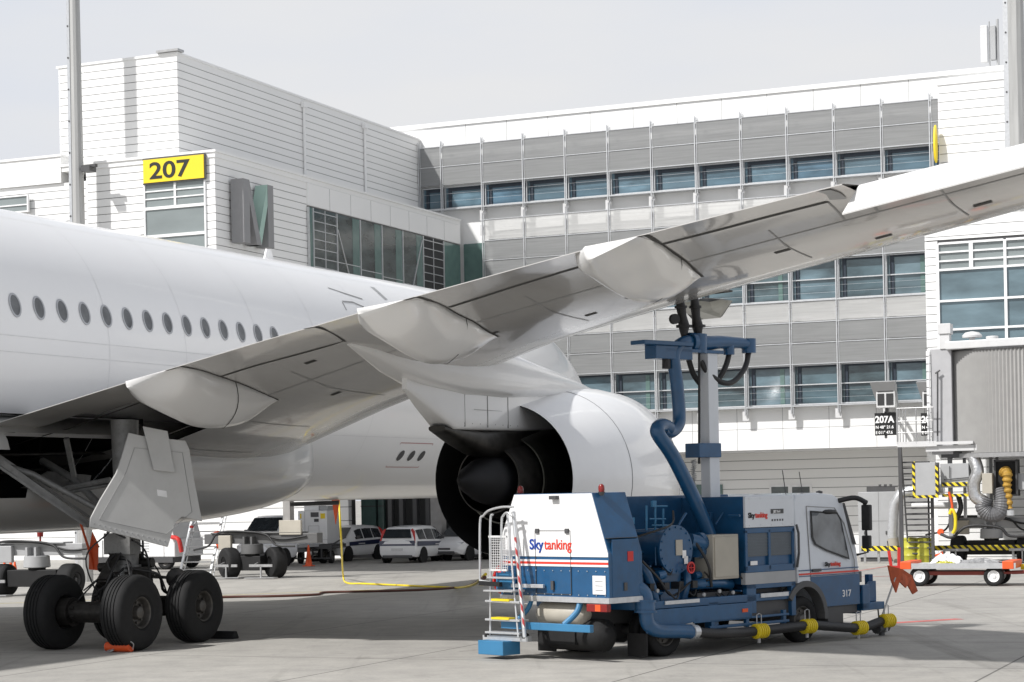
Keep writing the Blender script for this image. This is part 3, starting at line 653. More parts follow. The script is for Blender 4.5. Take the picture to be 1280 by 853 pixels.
# flap gaps and slat lines on the underside
def usurf(pts, w, off=.006, mt=M_LINE, name='flap_gap', along=True):
    m = MB(); P = []
    for t, u in pts:
        p = wing_pt(t, u, False); du = w/chd(t)
        if along: a = wing_pt(t, u-du/2, False); b = wing_pt(t, u+du/2, False)
        else: a = wing_pt(t-w/2, u, False); b = wing_pt(t+w/2, u, False)
        P.append((a-Vector((0, 0, off)), b-Vector((0, 0, off))))
    for (a, b), (c, d) in zip(P, P[1:]): m.add([a, b, d, c], [(0, 1, 2, 3)])
    m.build(name, mt, A0, fix=False)
def proj_ac(p):
    w = AF.w(p.x, p.y, p.z); z = w.z-CH; xc = _c*w.x+_s*z; yc = -_s*w.x+_c*z
    return 640+FPX*xc/w.y, V0-FPX*yc/w.y
def wpix(px, py, t=None, u=.9):                                # point of the wing underside seen at a photo position
    best = None
    for ti in range(15, 300):
        t_ = ti*.1
        for u_ in (1, .97, .93, .88, .82, .75, .66, .55, .45, .35, .25, .15, .05):
            a = proj_ac(wing_pt(t_, u_, False)); d = (a[0]-px)**2+(a[1]-py)**2
            if best is None or d < best[0]: best = (d, t_, u_)
    d, t_, u_ = best; st, su_ = .05, .03
    for it in range(60):
        imp = False
        for dt, du in ((st, 0), (-st, 0), (0, su_), (0, -su_), (st, su_), (-st, -su_), (st, -su_), (-st, su_)):
            tt, uu = t_+dt, min(1, max(.001, u_+du)); a = proj_ac(wing_pt(tt, uu, False)); dd = (a[0]-px)**2+(a[1]-py)**2
            if dd < d: d, t_, u_, imp = dd, tt, uu, True
        if not imp: st *= .5; su_ *= .5
    return t_, u_
def uline(pix, w, name='flap_gap', mt=M_LINE, off=.007, n=4):
    C = [Vector((a, b, 0)) for a, b in (wpix(*p) for p in pix)]; C = bez(C, n) if len(C) > 2 else [C[0].lerp(C[1], k/10) for k in range(11)]
    P = [wing_pt(c.x, min(1, max(.001, c.y)), False)-Vector((0, 0, off)) for c in C]; m = MB()
    for a, b in zip(P, P[1:]):
        d = (b-a).normalized(); s_ = d.cross(Vector((0, 0, 1))).normalized()*w/2; m.add([a-s_, a+s_, b+s_, b-s_], [(0, 1, 2, 3)])
    m.build(name, mt, A0, fix=False)
uline(((0, 562), (60, 543), (120, 523), (178, 502)), .075)
uline(((275, 471), (320, 457), (380, 441), (432, 426)), .085)
uline(((562, 384), (600, 372), (640, 359), (740, 329)), .085)
uline(((829, 305), (900, 287), (960, 271), (1035, 252)), .09)
uline(((207, 460), (225, 458.5), (250, 463), (275, 471), (320, 488), (347, 500)), .07)
uline(((380, 408), (395, 409), (412, 416), (430, 427)), .10)
uline(((505, 373), (520, 371), (545, 379), (570, 392), (597, 406), (622, 421)), .08)
uline(((797, 294), (808, 294.5), (825, 305), (840, 315), (862, 332), (877, 346)), .08)
uline(((1028, 238), (1040, 242), (1048, 249)), .22, mt=M_GREY)
uline(((1035, 253), (1056, 275)), .03, mt=M_LINEL, name='skin_seam'); uline(((1086, 250), (1098, 265)), .03, mt=M_LINEL, name='skin_seam')
for t in (3.9, 6.1, 8.7, 14.7, 19.6, 22.3, 24.2): usurf([(t, .3+.05*k) for k in range(0, 9)], .025, mt=M_LINEL, name='skin_seam', along=False)
for u in (.14, .62): usurf([(t*.5, u) for t in range(8, 60)], .03, mt=M_LINEL, name='skin_seam')
for t, u in ((8.3, .48), (12.9, .5), (16.1, .45), (19.3, .5), (22.5, .42), (24.1, .5), (9.2, .72), (14.9, .38), (20.8, .33)):
    usurf([(t, u), (t+.28, u)], .13, .007, name='access_panel')
# flap track fairings
def fairing(G, K, tail_h):
    gs = []
    for p in G:
        t_, u_ = wpix(*p); gs.append(wing_pt(t_, u_, False))
    n = len(G); wd = [.80, .84, .72, .50, .20]; ks = []
    for i in range(n): ks.append(AF.on(*K[i], x=gs[i].x-wd[i]))
    gg = bez(gs, 7); kk = bez(ks, 7); N_ = len(gg); rings = []
    for i in range(N_):
        f = i/(N_-1); g = gg[i]; k = kk[i].copy(); y = g.y*(1-f*0)+0; k.y = k.y*.5+g.y*.5 if i else k.y*.5+g.y*.5
        hw = max(.02, g.x-k.x); e_ = min(1, f*5); ix = k.x-(hw*.5*e_+.04); inn = wing_pt(ix, min(1, max(.02, (LEy(ix)-k.y)/chd(ix))), False); inn.y = k.y; dep = max(.01, g.z-k.z)
        ring = []
        for q in range(9):                                     # outboard flank, swelling below a straight line
            s_ = q/8; c = Vector((g.x-hw*(.04+.4*(1-e_)), g.y*.5+k.y*.5, g.z-dep*(.45+.17*e_))); ring.append(g*(1-s_)**2+c*2*s_*(1-s_)+k*s_*s_)
        for q in range(1, 7):
            s_ = q/6; c = Vector((inn.x-.02*e_, k.y, inn.z*.25+k.z*.75)); ring.append(k*(1-s_)**2+c*2*s_*(1-s_)+inn*s_*s_)
        ring.append(Vector((inn.x+.03, k.y, inn.z+.05*e_))); ring.append(Vector((g.x-.03, g.y, g.z+.03*e_)))
        rings.append(ring)
    o = MB().loft(rings).build('flap_track_fairing', M_FAIR, A0, smooth=70)
    i = int(N_*.62); m = MB(); cen = sum(rings[i], Vector())/len(rings[i]); A = []
    for q, p in enumerate(rings[i][:15]): v = cen+(p-cen)*1.012; A.append(v+Vector((0, .16*sin(pi*q/14), 0)))
    for a, b in zip(A, A[1:]): m.add([a, b, b+Vector((0, .028, 0)), a+Vector((0, .028, 0))], [(0, 1, 2, 3)])
    m.build('fairing_joint', M_LINE, o, fix=False)
fairing(((207, 460), (240, 461), (275, 471), (318, 487), (347, 500)), ((157, 485), (203, 513), (262, 535), (315, 530), (348, 503)), .1)
fairing(((505, 373), (540, 377), (570, 392), (597, 406), (622, 421)), ((447, 393), (490, 428), (540, 455), (592, 450), (623, 424)), .1)
fairing(((797, 294), (825, 305), (842, 317), (862, 332), (877, 346)), ((738, 327), (763, 354), (800, 378), (848, 377), (877, 350)), .1)
# engine
ET, EZ = 10.5, 3.04
def ring_o(y, r, n=64, x=ET, z=EZ, fl=1): return [Vector((x+r*cos(2*pi*i/n), y, z+r*sin(2*pi*i/n)*fl)) for i in range(n)]
prof = [(5.95, 1.575), (6.3, 1.64), (6.8, 1.73), (7.4, 1.83), (8.0, 1.92), (8.7, 1.99), (9.4, 2.04), (10.2, 2.06), (11.0, 2.02), (11.5, 1.88), (11.75, 1.78), (11.85, 1.68), (11.75, 1.58), (11.3, 1.52)]
MB().loft([ring_o(*p) for p in prof], cap=False).build('nacelle', M_NAC, A0, smooth=40)
inn = [(5.95, 1.575), (5.98, 1.55), (7.0, 1.48), (8.2, 1.46), (9.0, 1.3), (9.3, 1.0)]
MB().loft([ring_o(*p) for p in inn], cap=False).build('fan_duct', M_BLACK, A0, smooth=40)
m = MB(); m.loft([ring_o(9.25, 1.45), ring_o(9.3, .3)], cap=False); m.loft([ring_o(11.2, 1.55), ring_o(11.2, .1)], cap=True); m.build('duct_wall', M_BLACK, A0)
MB().loft([ring_o(*p) for p in [(9.2, 1.22), (8.3, 1.2), (7.4, 1.12), (6.6, 1.02), (6.0, .92), (6.0, .89), (6.6, .95)]], cap=False).build('core_cowl', M_CORE, A0, smooth=35)
MB().loft([ring_o(*p) for p in [(6.9, .95), (6.2, .86), (5.6, .76), (5.25, .70), (5.25, .67), (6.2, .78)]], cap=False).build('core_nozzle', M_HOT, A0, smooth=35)
MB().loft([ring_o(*p) for p in [(6.6, .6), (5.6, .56), (5.0, .46), (4.4, .28), (4.05, .12), (3.95, .02)]], cap=True).build('exhaust_plug', M_PLUG, A0, smooth=35)
m = MB()
for y, r in ((8.28, 1.950), (11.05, 2.014)):
    m.loft([ring_o(y, r), ring_o(y, r+.006), ring_o(y+.018, r+.0085), ring_o(y+.018, r)], cap=False)
m.build('nacelle_joint', mat('nacelle joint', (.3, .3, .31), .5), A0, fix=False)
# pylon: fairing under the wing, pylon box and heat shield
def slab(sections, m, e1=.6, e2=.7):                         # (y, zlow, zhigh, halfwidth)
    rings = []
    for y, z0, z1, w in sections:
        zc = (z0+z1)/2; hh = (z1-z0)/2
        rings.append([Vector((ET+w*abs(cos(a))**e1*(1 if cos(a) > 0 else -1), y, zc+hh*abs(sin(a))**e2*(1 if sin(a) > 0 else -1))) for a in [2*pi*(i+.5)/32 for i in range(32)]])
    m.loft(rings)
m = MB(); slab([(-.35, 5.45, 5.6, .05), (.3, 5.3, 5.6, .2), (1.2, 5.05, 5.6, .34), (2.2, 4.85, 5.6, .45), (3.6, 4.7, 5.75, .55), (5.2, 4.68, 5.7, .6), (6.6, 4.75, 5.5, .6), (8.0, 4.8, 5.36, .5), (9.4, 4.9, 5.22, .34), (10.8, 4.95, 5.08, .08)], m, .4, .6)
m.build('pylon_fairing', M_FAIR, A0, smooth=50)
m = MB(); slab([(1.7, 4.75, 5.1, .05), (2.4, 4.42, 5.1, .17), (3.3, 4.02, 5.0, .29), (4.2, 4.02, 4.95, .36), (6.2, 4.04, 4.95, .42), (8.2, 4.1, 4.95, .44)], m, .22, .3)
m.build('pylon', M_FAIR, A0, smooth=50)
m = MB()
for y_, zl_, zh_ in ((3.6, 4.08, 4.85), (4.5, 4.08, 4.85), (5.4, 4.08, 4.85)): w_ = {3.6: .315, 4.5: .378, 5.4: .404}[y_]; m.box(ET+w_-.02, ET+w_+.004, y_, y_+.008, zl_, zh_)
m.box(ET+.37, ET+.388, 3.9, 5.8, 4.42, 4.426); m.build('pylon_seam', M_LINEL, A0)
m = MB()
for k in range(9): q_ = .72+.05*(k % 2); m.lathe([(0, .012), (.004, .012)], (ET+.40, 3.4+.35*k, 4.14), (1, 0, 0), 6, cap=True)
m.build('fastener', M_LINEL, A0)
m = MB(); slab([(3.0, 3.98, 4.1, .18), (3.7, 3.78, 4.06, .27), (4.6, 3.55, 4.05, .34), (5.6, 3.42, 4.1, .40), (8.2, 3.42, 4.2, .42)], m)
m.build('heat_shield', M_HOT, A0, smooth=50)
# ---- wheels shared by everything that rolls
def wheel(parent, x, y, r, w, rr=None, tm=None, rm=None, out=1, name='wheel', groove=True, hub=.3):
    """tyre mesh centred on the axle (x axis) with a rim child"""
    tm = tm or M_TYRE; rm = rm or M_RIM; rr = rr or r*.55; h = w/2
    pr = [(-h*.8, rr), (-h*.95, rr*1.12), (-h, (r+rr)/2), (-h*.93, r*.9), (-h*.78, r*.97), (-h*.55, r)]
    if groove:
        for g in (-.36, -.12, .12, .36): pr += [(h*(g*1.1-.05), r), (h*(g*1.1-.045), r*.975), (h*(g*1.1+.045), r*.975), (h*(g*1.1+.05), r)]
    pr += [(h*.55, r), (h*.78, r*.97), (h*.93, r*.9), (h, (r+rr)/2), (h*.95, rr*1.12), (h*.8, rr)]
    o = MB().lathe(pr, (0, 0, 0), (1, 0, 0), 40).build(name, tm, parent, smooth=35); o.location = (x, y, r)
    m = MB(); a = out
    m.lathe([(a*h*.8, rr), (a*h*.86, rr*.97), (a*h*.80, rr*.9), (a*h*.35, rr*.8), (a*h*.3, rr*.45), (a*h*.75, rr*hub), (a*h*.8, rr*hub*.7), (a*h*.8, .001)], (0, 0, 0), (1, 0, 0), 28)
    m.lathe([(-a*h*.8, rr), (-a*h*.3, rr*.9), (-a*h*.2, .001)], (0, 0, 0), (1, 0, 0), 28)
    for k in range(8): t = 2*pi*k/8; m.lathe([(a*h*.28, .09*rr), (a*h*.5, .09*rr), (a*h*.5, .001)], (0, rr*.62*cos(t), rr*.62*sin(t)), (1, 0, 0), 6)
    m.build('rim', rm, o, smooth=35)
    return o
# ---- main landing gear (starboard), parts of the airliner
G0 = Vector((5.3, 0, 0))
gw = []
for dx in (-.87, .87):
    for dy in (-1.02, 1.02):
        gw.append(wheel(A0, 5.3+dx, dy, .70, .53, .30, out=1 if dx > 0 else -1, hub=.36))
m = MB()
for dy in (-1.02, 1.02): m.cyl((4.35, dy, .7), (6.25, dy, .7), .11, 12); m.cyl((4.75, dy, .7), (5.85, dy, .7), .2, 14)
m.each('axle', M_GEARD, A0, smooth=40)
m = MB(); m.tube([(5.3, -1.15, .72), (5.3, -.4, .8), (5.3, 0, .85), (5.3, .4, .8), (5.3, 1.15, .72)], [.15, .17, .24, .17, .15], 12); m.box(5.12, 5.48, -.3, .3, .6, 1.2)
for sx in (-1, 1): m.tube([(5.3+sx*.3, -1.0, .55), (5.3+sx*.3, 1.0, .55)], .035, 8)
m.build('bogie_beam', M_GEARD, A0, smooth=40)
m = MB(); m.tube([(5.3, 0, .8), (5.3, .02, 1.55)], .14, 16); m.build('shock_strut', M_ALU, A0, smooth=40)
m = MB(); m.tube([(5.3, .02, 1.45), (5.3, .05, 1.9), (5.28, .1, 3.0), (5.25, .15, 4.3)], [.24, .25, .23, .27], 18)
m.lathe([(0, .3), (.12, .3)], (5.3, .02, 1.42), (0, 0, 1), 18, cap=True); m.box(5.0, 5.6, -.25, .1, 1.75, 2.15); m.build('oleo_cylinder', M_GEAR, A0, smooth=40)
m = MB(); m.bar((5.3, -.28, 1.75), (5.3, -.72, 1.28), .22, .07); m.bar((5.3, -.72, 1.28), (5.3, -.25, .95), .2, .07); m.bar((5.3, .3, 1.8), (5.3, .8, 1.3), .2, .06); m.bar((5.3, .8, 1.3), (5.3, .3, .95), .18, .06); m.each('torque_link', M_GEARD, A0, bevel=.01)
m = MB(); m.tube([(5.1, .1, 2.3), (3.7, .6, 3.2), (2.6, 1.0, 3.6)], .075, 10); m.tube([(5.0, .2, 2.4), (3.5, -.4, 3.3), (2.4, -.8, 3.7)], .06, 10); m.bar((3.7, .6, 3.2), (3.9, .1, 4.0), .09); m.build('side_brace', M_GEAR, A0, smooth=40)
m = MB()                                                       # hydraulic hoses and lines on the leg
rnd = random.Random(4)
for k in range(16):
    a = Vector((5.3+rnd.uniform(-.3, .4), rnd.uniform(-.4, .4), 1.7+rnd.uniform(-.2, .5))); b = Vector((5.3+rnd.uniform(-.7, .7), rnd.uniform(-1, 1), .75+rnd.uniform(0, .35)))
    c = (a+b)/2+Vector((rnd.uniform(-.3, .3), rnd.uniform(-.4, .4), rnd.uniform(-.1, .35))); m.tube(bez([a, c, b], 6), .014+.008*rnd.random(), 6)
m.tube(bez([(5.6, -.4, 1.5), (5.9, .2, 1.35), (5.7, .7, 1.0), (5.8, 1.2, .9)], 6), .03, 8)
m.build('brake_hose', M_RUBH, A0, smooth=60)
m = MB()
for x, y, z, r in ((5.05, -.25, 1.5, .09), (5.55, .3, 1.55, .1), (5.2, -.5, 1.2, .08), (5.6, -.1, 1.2, .11), (4.95, .4, 1.3, .1)): m.cyl((x-.16, y, z), (x+.16, y+.03, z+.02), r, 12)
m.box(5.42, 5.7, -.2, .2, 1.28, 1.5); m.each('brake_valve', M_GEARD, A0, smooth=40, bevel=.01)
m = MB(); m.lathe([(0, .17), (.03, .2), (.05, .17), (.05, .02)], (5.95, .75, 1.25), (.5, -.8, 0), 18); m.cyl((5.5, .5, 1.3), (5.93, .76, 1.25), .03); m.build('taxi_lamp', M_GEARD, A0, smooth=40)
# leg door and hinged plate
def dpt(px, py, off=0):
    # plane through the leg's outboard side, turned so it faces back and outboard
    n = Vector((cos(R(38)), -sin(R(38)), .0)); p0 = Vector((5.75, -.35, 3.0))+n*off
    d = ray(px, py); d = Vector((d[0]*AF.r[0]+d[1]*AF.r[1], d[0]*AF.f[0]+d[1]*AF.f[1], d[2]))
    o = Vector((-AF.o[0]*AF.r[0]-AF.o[1]*AF.r[1], -AF.o[0]*AF.f[0]-AF.o[1]*AF.f[1], CH))
    return o+d*((p0-o).dot(n)/d.dot(n)), n
pts = [dpt(*p)[0] for p in ((161, 541), (178, 545), (232, 551), (237, 562), (243, 600), (253, 652), (228, 646), (219, 654), (210, 684), (160, 671), (112, 659), (113, 648), (125, 625), (145, 592), (152, 572))]; n_ = dpt(200, 600)[1]
MB().prism(pts, -n_*.06).build('leg_door', M_DOOR, A0, bevel=.012)
pts = [dpt(*p, .05)[0] for p in ((178, 533), (209, 539), (218, 591), (192, 588))]
MB().prism(pts, n_*.03).build('hinged_plate', M_DOOR, A0, bevel=.008)
m = MB(); e_ = [dpt(*p, .004)[0] for p in ((168, 560), (228, 566), (240, 640), (208, 668), (124, 650), (158, 590))]
for a, b in zip(e_, e_[1:]+e_[:1]): m.bar(a, b, .012, .006)
m.build('door_seam', M_LINEL, A0)
m = MB()
for u_ in range(14):
    f_ = u_/13; p_ = dpt(118+88*f_, 655+22*f_, .002)[0]; m.lathe([(0, .018), (.006, .016), (.007, 0)], p_, n_, 6)
m.build('door_fastener', M_GREY, A0)
m = MB(); p_ = [dpt(*p, .005)[0] for p in ((196, 612), (208, 614), (209, 622), (197, 620))]; m.prism(p_, n_*.003); m.build('placard', M_WHITE, A0)
# inner gear door, retraction struts seen below the wing root
m = MB(); a = AF.on(-10, 570, x=2.9); b = AF.on(112, 657, x=4.2); m.bar(a, b, .16, .12); c = a+Vector((0, -.15, -.05)); m.bar(c, b+Vector((.05, -.2, 0)), .05); m.bar(a+Vector((0, .15, .03)), b+Vector((0, .25, .05)), .05)
q = AF.on(45, 594, x=3.4); r_ = AF.on(78, 612, x=3.6); m.tube([q, r_], .045, 8); q2 = AF.on(138, 600, x=4.6); m.tube([r_, q2], .06, 8); m.tube([r_+Vector((0, 0, -.08)), q2+Vector((0, 0, -.1))], .03, 8)
m.each('retraction_strut', M_GEAR, A0, smooth=40)
# open refuelling panel and couplings below the leading edge
m = MB(); q = AF.on(886, 372, x=16.25)
m.prism([(15.75, q.y-.25, q.z-.12), (16.05, q.y+.25, q.z-.0), (16.35, q.y+.35, q.z-.03), (16.7, q.y-.1, q.z-.12), (16.6, q.y-.4, q.z-.42), (16.1, q.y-.45, q.z-.44)], (.0, .12, .04)); m.build('fuel_panel_door', mat('primer olive', (.09, .088, .075), .5, var=.3), A0, bevel=.02)
m = MB(); m.prism([(14.9, q.y-.05, q.z+.0), (16.6, q.y+.1, q.z+.1), (16.6, q.y+.3, q.z+.1), (14.9, q.y+.2, q.z)], (0, 0, .03)); m.build('fuel_panel_edge', M_LINE, A0)
# red safety ribbon tied below the wing and its flag, chock
def ribbon(name, fr, pts, label, w=.10):
    o = thing(name, fr, pts[-1][0], pts[-1][1], pts[-1][2], label, 'ribbon'); m = MB(); P = [Vector(p)-Vector(pts[-1]) for p in pts]
    for k, (a, b) in enumerate(zip(P, P[1:])):
        s_ = Vector((w/2*(1+.6*sin(k*2)), .02, 0)); m.prism([a-s_, a+s_, b+s_, b-s_], (0, .008, 0))
    m.build('ribbon_strip', M_ORANGE, o); return o
O_ = thing('wheel_chock', AF, 5.0, -2.05, 0, 'orange cylindrical wheel chock lying before the rear tyre of the landing gear', 'chock')
q = AF.on(149, 815, z=0); O_.location = AF.w(q.x, q.y, 0)
m = MB(); m.cyl((-.27, 0, .09), (.27, .0, .09), .09, 14); m.build('chock_body', M_ORANGE, O_, smooth=40)
m = MB(); m.tube(bez([(.2, -.05, .16), (.27, -.1, .22), (.33, -.02, .15), (.3, .0, .05)], 6), .012, 6); m.tube(bez([(-.27, -.1, .01), (-.1, -.16, .012), (-.05, -.1, .05), (-.2, -.08, .02)], 6), .014, 6); m.build('chock_cord', M_STEEL, O_)
O_ = thing('wheel_chock', AF, 6.2, 1.95, 0, 'black rubber wheel chock behind the far tyre of the landing gear', 'chock')
MB().prism([(-.3, -.13, 0), (-.3, .13, 0), (-.3, .05, .15), (-.3, -.05, .15)], (.6, 0, 0)).build('chock_body', M_TYRE, O_, bevel=.02)
def cone(fr, x, y, label, h=.75, s=1):
    o = thing('traffic_cone', fr, x, y, 0, label, 'traffic cone', 'orange traffic cones')
    m = MB(); m.box(-.19, .19, -.19, .19, 0, .035); m.build('cone_base', M_ORANGE, o, bevel=.01)
    MB().lathe([(.035, .15), (h*.4, .098), (h*.401, .0985), (h, .03), (h, .0)], n=20).build('cone_body', M_ORANGE, o, smooth=40)
    return o
# cover hanging from the fuselage belly with the yellow cable
p = fpix(415, 622); 
q = AF.on(423, 627, x=.6)
# ================================================================== FUEL TRUCK (local x = right side, y = forward)
K = thing('fuel_truck', TF, 0, 0, 0, 'blue and white aircraft refuelling truck under the wing with its fuelling arm raised', 'fuel truck')
def t(px, py, b): return TF.on(px, py, x=b)
for y, dbl in ((3.6, 0), (0, 1)):
    for sx in (-1, 1):
        wheel(K, sx*1.02, y, .41, .25, .24, out=sx, rm=M_RIM)
        if dbl: wheel(K, sx*.74, y, .41, .22, .24, out=-sx, rm=M_RIM)
m = MB(); m.box(-.45, -.35, -1.2, 4.9, .55, .8); m.box(.35, .45, -1.2, 4.9, .55, .8); m.cyl((-1, 0, .41), (1, 0, .41), .1); m.cyl((-1, 3.6, .41), (1, 3.6, .41), .08); m.lathe([(-.2, .1), (-.15, .22), (.15, .22), (.2, .1)], (0, 0, .41), (1, 0, 0), 14)
for y in (-.8, .8, 1.9, 3.0): m.box(-.35, .35, y, y+.1, .6, .75)
m.build('chassis', M_DGREY, K, bevel=.008)
# rear module
zb = .97; pf = [(-1.28, zb), (1.28, zb), (1.28, 1.76), (.93, 2.74), (-.90, 2.74), (-1.28, 1.95)]
MB().prism([(x, -1.47, z) for x, z in pf], (0, .78, 0)).build('rear_housing', M_BLUE, K, bevel=.012)
zs = 1.60                                                    # white upper skin
pw = [(-1.27, zs+.1), (1.27, zs+.1), (1.27, 1.76), (.925, 2.73), (-.895, 2.73), (-1.27, 1.94)]
rp = MB().prism([(x, -1.482, z) for x, z in pw], (0, .02, 0)).build('rear_panel', M_TWHITE, K)
m = MB(); m.box(-1.27, 1.27, -1.483, -1.47, 1.54, 1.575, 0); m.box(-1.27, 1.27, -1.484, -1.47, 1.575, 1.615, 1); m.box(-1.27, 1.27, -1.483, -1.47, 1.615, 1.65, 0)
m.build('stripe', [M_TWHITE, M_TEXTR], K)
m = MB(); 
for a, b, c, d in ((-.40, .42, 1.08, 1.09), (-.40, .42, 2.12, 2.13), (-.41, -.40, 1.08, 2.13), (.42, .43, 1.08, 2.13)): m.box(a, b, -1.487, -1.478, c, d)
m.build('hatch_seam', M_LINE, K)
m = MB(); m.box(-.03, .03, -1.51, -1.48, 1.15, 1.3); m.box(-.38, -.3, -1.51, -1.48, 2.08, 2.16); m.box(.32, .4, -1.51, -1.48, 2.08, 2.16); m.box(.02, .18, -1.56, -1.48, 2.64, 2.70); m.each('hatch_latch', M_DGREY, K)
o, w1 = text('Sky', .24, (-.54, -1.488, 1.82), (1, 0, 0), (0, 0, 1), M_TEXTB, K, 'logo_lettering', bold=.004)
text('tanking', .24, (-.54+w1+.02, -1.488, 1.82), (1, 0, 0), (0, 0, 1), M_TEXTR, K, 'logo_lettering', bold=.002, sx=(1.12-w1-.02)/.83)
m = MB(); m.box(-1.285, 1.285, -1.49, -.69, .955, 1.045); m.each('silver_edge', M_ALU, K)
MB().box(.92, 1.21, -1.487, -1.475, 1.10, 1.40).build('notice_plate', M_WHITE, K)
m = MB()
for k in range(3): m.box(.98, 1.15, -1.4885, -1.485, 1.16+k*.07, 1.175+k*.07)
m.build('notice_text', M_LINEL, K)
m = MB(); m.box(1.275, 1.29, -1.4, -.78, 1.05, 1.98); m.build('side_hatch', M_BLUE, K, bevel=.008)
m = MB(); m.box(1.292, 1.30, -1.05, -.92, 1.62, 1.78); m.build('extinguisher_mark', M_RED, K)
m = MB(); m.box(1.291, 1.31, -1.15, -1.08, 1.15, 1.28); m.build('side_latch', M_DGREY, K)
for x, c in ((.98, 1), (-.93, 1)):
    o = MB().lathe([(0, .045), (.04, .052), (.09, .048), (.12, .03), (.13, 0)], (x, -1.3, 2.75), n=14).build('beacon', M_REDL, K, smooth=40)
    MB().lathe([(-.06, .03), (0, .06)], (x, -1.3, 2.75), n=12, cap=True).build('beacon_base', M_DGREY, o)
o = MB().box(.80, 1.26, -1.52, -1.42, .82, .945).build('tail_lamp', M_REDL, K, bevel=.01)
MB().box(1.0, 1.12, -1.524, -1.518, .83, .935).build('lamp_segment', M_ORANGE, o)
m = MB(); m.box(-1.0, 1.1, -1.75, -1.66, .50, .62); m.build('rear_bumper', M_BLUEL, K, bevel=.01)
m = MB(); m.tube(bez([(.55, -1.4, .98), (.56, -1.5, .8), (.44, -1.68, .6)], 5), .05, 10); m.tube(bez([(-.6, -1.4, .98), (-.62, -1.5, .8), (-.75, -1.68, .6)], 5), .04, 10); m.each('bumper_bracket', M_BLUEL, K)
m = MB(); m.tube([(-.62, -1.2, .72), (-.5, -1.2, .74), (.4, -1.2, .74), (.5, -1.2, .72)], [.1, .19, .19, .1], 16); m.build('air_tank', M_BEIGE, K, smooth=50)
m = MB(); m.tube([(-.55, -1.05, .4), (-.4, -1.05, .4), (.75, -1.05, .4), (.9, -1.05, .4)], [.1, .27, .27, .1], 18); m.box(-.3, .35, -1.35, -1.15, .25, .55); m.build('under_tank', M_TYRE, K, smooth=50)
m = MB(); m.box(.85, 1.28, .42-1.05, .45-1.05, .04, .42); m.box(-1.28, -.85, .42-1.05, .45-1.05, .04, .42); m.each('mud_flap', M_TYRE, K)
def q(px, py, y=-1.75): return TF.on(px, py, y=y)
m = MB()
for pts in (((613, 797), (613, 720), (613, 652), (616, 643)), ((600, 726), (600, 655), (604, 645), (612, 638), (628, 634), (642, 634)), ((627, 714), (627, 655), (629, 645), (634, 641), (640, 645)), ((637, 655), (637, 700))): m.tube(bez([q(*p) for p in pts], 6), .02, 8)
m.tube([q(600, 726), q(613, 728)], .02, 8); m.tube([q(656, 797, -1.85), q(642, 640, -1.65)], .036, 8); m.tube([q(648, 797, -1.85), q(634, 640, -1.65)], .018, 8); m.build('hand_rail', M_ALU, K, smooth=50)
m = MB(); a, b_ = q(611, 671), q(634, 713)
for k in range(10): x = a.x+(b_.x-a.x)*k/9; m.bar((x, -1.74, b_.z), (x, -1.74, a.z), .008)
for k in range(14): z = b_.z+(a.z-b_.z)*k/13; m.bar((a.x, -1.745, z), (b_.x, -1.745, z), .008)
m.bar((a.x, -1.745, a.z), (b_.x, -1.745, a.z), .035); m.bar((a.x, -1.745, b_.z), (b_.x, -1.745, b_.z), .035); m.build('mesh_guard', M_LGREY, K)
m = MB()
for py in (751, 774, 790):
    a, b_ = q(612, py), q(655, py+2); m.bar(a, b_, .22, .035)
a, b_ = q(612, 738), q(648, 739); m.bar(a, b_, .3, .03); a, b_ = q(612, 722), q(645, 723); m.bar(a, b_, .12, .03); a, b_ = q(606, 797), q(662, 799); m.bar(a, b_, .1, .09); a, b_ = q(640, 732, -1.6), q(680, 733, -1.52); m.bar(a, b_, .06, .06)
m.each('ladder_tread', M_ALU, K, bevel=.005)
m = MB()
for py in (750.5, 773.5): a, b_ = q(618, py, -1.80), q(640, py+1, -1.80); m.bar(a+Vector((0, 0, .012)), b_+Vector((0, 0, .012)), .15, .035)
m.each('tread_marking', M_YELL, K)
m = MB(); m.bar(q(655, 785, -1.90), q(644, 672, -1.72), .035, .02); m.build('ladder_marking', M_HAZR, K)
m = MB(); a, b_ = q(611, 797), q(642, 797); m.box(a.x, b_.x, -2.0, -1.6, .07, a.z-.03); m.build('foot_block', M_BLUEL, K, bevel=.01)
m = MB()
for p in ((610, 794), (657, 796)): c = q(*p); m.lathe([(-.03, .06), (.03, .06)], c, (1, 0, 0), 14, cap=True)
m.bar(q(600, 729, -1.8), q(626, 731, -1.8), .07); m.each('ladder_roller', M_TYRE, K)
m = MB(); a, b_ = q(620, 716, -1.6), q(640, 738, -1.6); m.box(a.x, b_.x, -1.6, -1.5, b_.z, a.z); m.build('ladder_bracket', M_BLUEL, K)
# middle body
m = MB(); m.box(-1.25, 1.2, -.68, 3.2, .80, .93); m.build('deck', M_BLUE, K, bevel=.01)
m = MB(); m.box(-1.25, -.45, -.5, 3.3, .95, 2.0); m.box(-1.25, -.3, .3, 3.3, 2.0, 2.66); m.build('hose_reel_housing', M_BLUE, K, bevel=.015)
m = MB(); c = t(843, 687, 1.0)
m.lathe([(0, .36), (.02, .41), (.06, .41), (.06, .0)], (.98, c.y, c.z), (1, 0, 0), 30); m.lathe([(-1.1, .34), (0, .34)], (.98, c.y, c.z), (1, 0, 0), 30)
for k in range(16): a = 2*pi*k/16; m.lathe([(0, .018), (.02, .018), (.02, 0)], (1.04, c.y+.37*cos(a), c.z+.37*sin(a)), (1, 0, 0), 6)
m.box(.3, .9, c.y-.25, c.y+.25, .93, c.z-.3); m.build('filter_vessel', M_BLUE, K, smooth=35)
